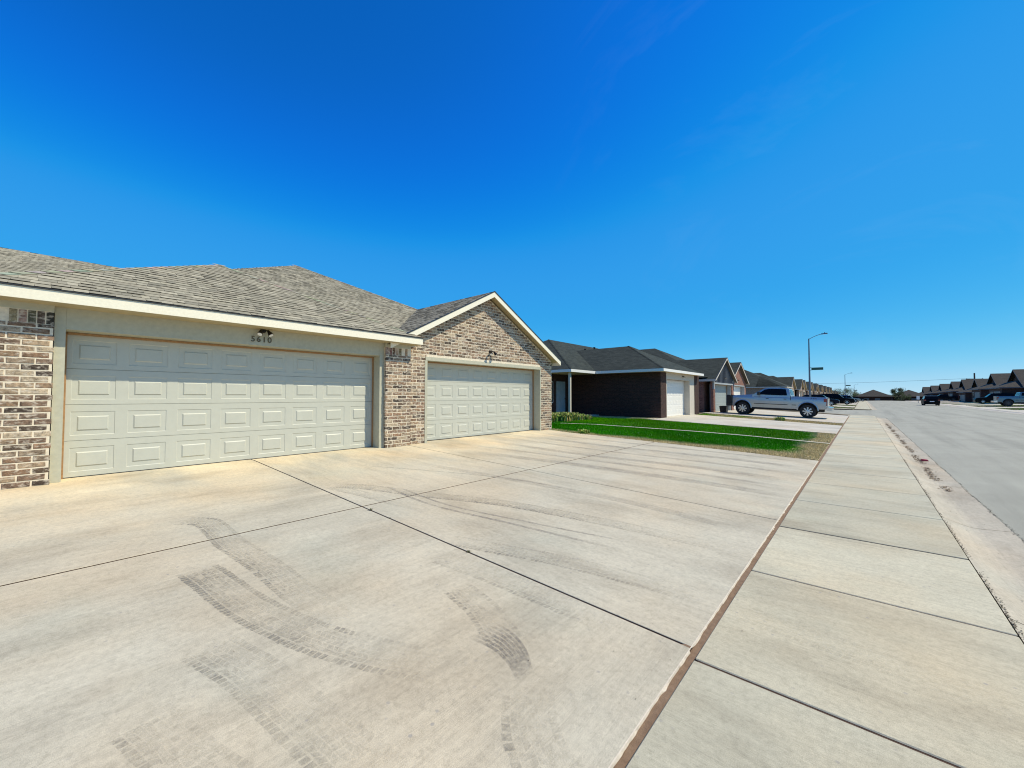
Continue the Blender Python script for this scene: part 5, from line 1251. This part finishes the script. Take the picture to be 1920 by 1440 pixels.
# ------------------------------------------------------------------ planting
def tree(loc, H, crown_r, crown_h, n, leaf, cols, label, seed, name='shade_tree', cat='tree'):
    rr = random.Random(seed); r = empty(name, loc, label=label, cat=cat)
    t = MB(); t.tube((0, 0, -.3), (.05, 0, H * .45), .18, .12, 8); limbs = []
    for k in range(7):
        a = rr.uniform(0, 6.28); e = Vector((math.cos(a) * crown_r * rr.uniform(.4, .8), math.sin(a) * crown_r * rr.uniform(.4, .8), H - crown_h * rr.uniform(.15, .7)))
        t.tube((.05, 0, H * rr.uniform(.3, .45)), e, .07, .02, 6); limbs.append(e)
    t.build('trunk', M['bark'], r)
    c = MB(); cl_ = [(e, rr.uniform(.28, .5) * crown_r) for e in limbs]
    for k in range(10):
        a = rr.uniform(0, 6.28); q = crown_r * rr.uniform(.1, .75); cl_.append((Vector((math.cos(a) * q, math.sin(a) * q, H - crown_h * rr.uniform(.1, .95))), rr.uniform(.22, .42) * crown_r))
    for k in range(n):
        ce, cr = rr.choice(cl_); v = Vector((rr.gauss(0, 1), rr.gauss(0, 1), rr.gauss(0, .8))); v = v.normalized() * cr * rr.uniform(.5, 1.08); p = ce + v
        if p.z < .1: continue
        u = Vector((rr.gauss(0, 1), rr.gauss(0, 1), rr.gauss(0, 1))).normalized(); w_ = u.orthogonal().normalized(); s_ = leaf * rr.uniform(.6, 1.3)
        c.poly([p, p + u * s_ + w_ * s_ * .4, p + u * s_ * 2, p + u * s_ - w_ * s_ * .4], 0, tuple(x * rr.uniform(.6, 1.4) for x in rr.choice(cols)))
    c.build('crown', M['leaf'], r, fix=False); return r
GR = [(.03, .06, .015), (.045, .085, .02), (.02, .04, .012)]
tree((10.4, 219, -1.5), 6.3, 2.3, 5.0, 4200, .14, GR, 'dark leafy tree at the end of the street', 21)
tree((12.9, 222, -1.5), 5.0, 1.7, 4.0, 1900, .13, GR, 'lower dark tree to the right of the tall one at the street end', 22)
LG = [(.09, .13, .04), (.12, .16, .06), (.07, .10, .04)]
tree((-7.5, 292, -1.5), 7.0, 5.0, 5.0, 2600, .22, LG, 'pale green tree behind the last roofs of the left row', 23)
tree((-3.0, 300, -1.5), 5.8, 3.8, 4.4, 1900, .22, LG, 'smaller pale green tree beside the far lamp post', 24)
tree((8.6, 221, -1.5), 3.9, 1.3, 3.0, 900, .14, LG, 'small bush-like tree beside the pyramid roof', 25)

def clump(x, y, rad, n, h, cols, label, seed, name='lily_clump'):
    rr = random.Random(seed); mb = MB((x, y, zg(x)))
    for k in range(n):
        a = rr.uniform(0, 6.28); q = rad * math.sqrt(rr.random()); px, py = x + math.cos(a) * q, y + math.sin(a) * q; z0 = zg(px) - .02
        b = rr.uniform(0, 6.28); l = h * rr.uniform(.6, 1.2); w_ = .018; dx, dy = math.cos(b), math.sin(b); c = tuple(v * rr.uniform(.7, 1.35) for v in rr.choice(cols)); out = l * rr.uniform(.15, .6)
        P = [(px, py, z0), (px + dx * out * .35, py + dy * out * .35, z0 + l * .65), (px + dx * out * .8, py + dy * out * .8, z0 + l * .9), (px + dx * out * 1.3, py + dy * out * 1.3, z0 + l * .72)]
        for (p, q2), (wa, wb) in zip(zip(P, P[1:]), ((w_, w_), (w_, w_ * .7), (w_ * .7, .003))):
            mb.poly([(p[0] + dy * wa, p[1] - dx * wa, p[2]), (q2[0] + dy * wb, q2[1] - dx * wb, q2[2]), (q2[0] - dy * wb, q2[1] + dx * wb, q2[2]), (p[0] - dy * wa, p[1] + dx * wa, p[2])], 0, c)
    o = mb.build(name, M['leaf'], fix=False); o.location = (x, y, zg(x)); return tag(o, label, 'plant', 'strappy plants by the porch')
LC = [(.20, .27, .04), (.30, .36, .07), (.11, .18, .03), (.38, .40, .12)]
for i, (x, y, rd_, n, h) in enumerate(((-11.4, 15.9, .45, 420, .38), (-11.1, 16.5, .5, 480, .42), (-11.2, 17.2, .5, 460, .40), (-11.0, 17.7, .36, 300, .32), (-10.9, 18.2, .32, 220, .27), (-10.9, 18.6, .26, 150, .2))):
    clump(x, y, rd_, n, h, LC, ['nearest yellow-green strappy plant beside the brick pier, first in the porch bed', 'second strappy plant of the porch bed, tallest and brightest', 'third strappy plant of the porch bed, before the porch post', 'fourth strappy plant, just past the porch post', 'fifth strappy plant, in front of the dark brick wall', 'last and smallest strappy plant of the porch bed'][i], 30 + i)
clump(-3.6, 27.7, .25, 160, .22, LC, 'small leafy tuft in the dry grass strip between driveways', 44, 'weed_tuft')
clump(-7.2, 12.0, .22, 120, .14, LC, 'low weed tuft spilling over the driveway edge', 45, 'weed_tuft')
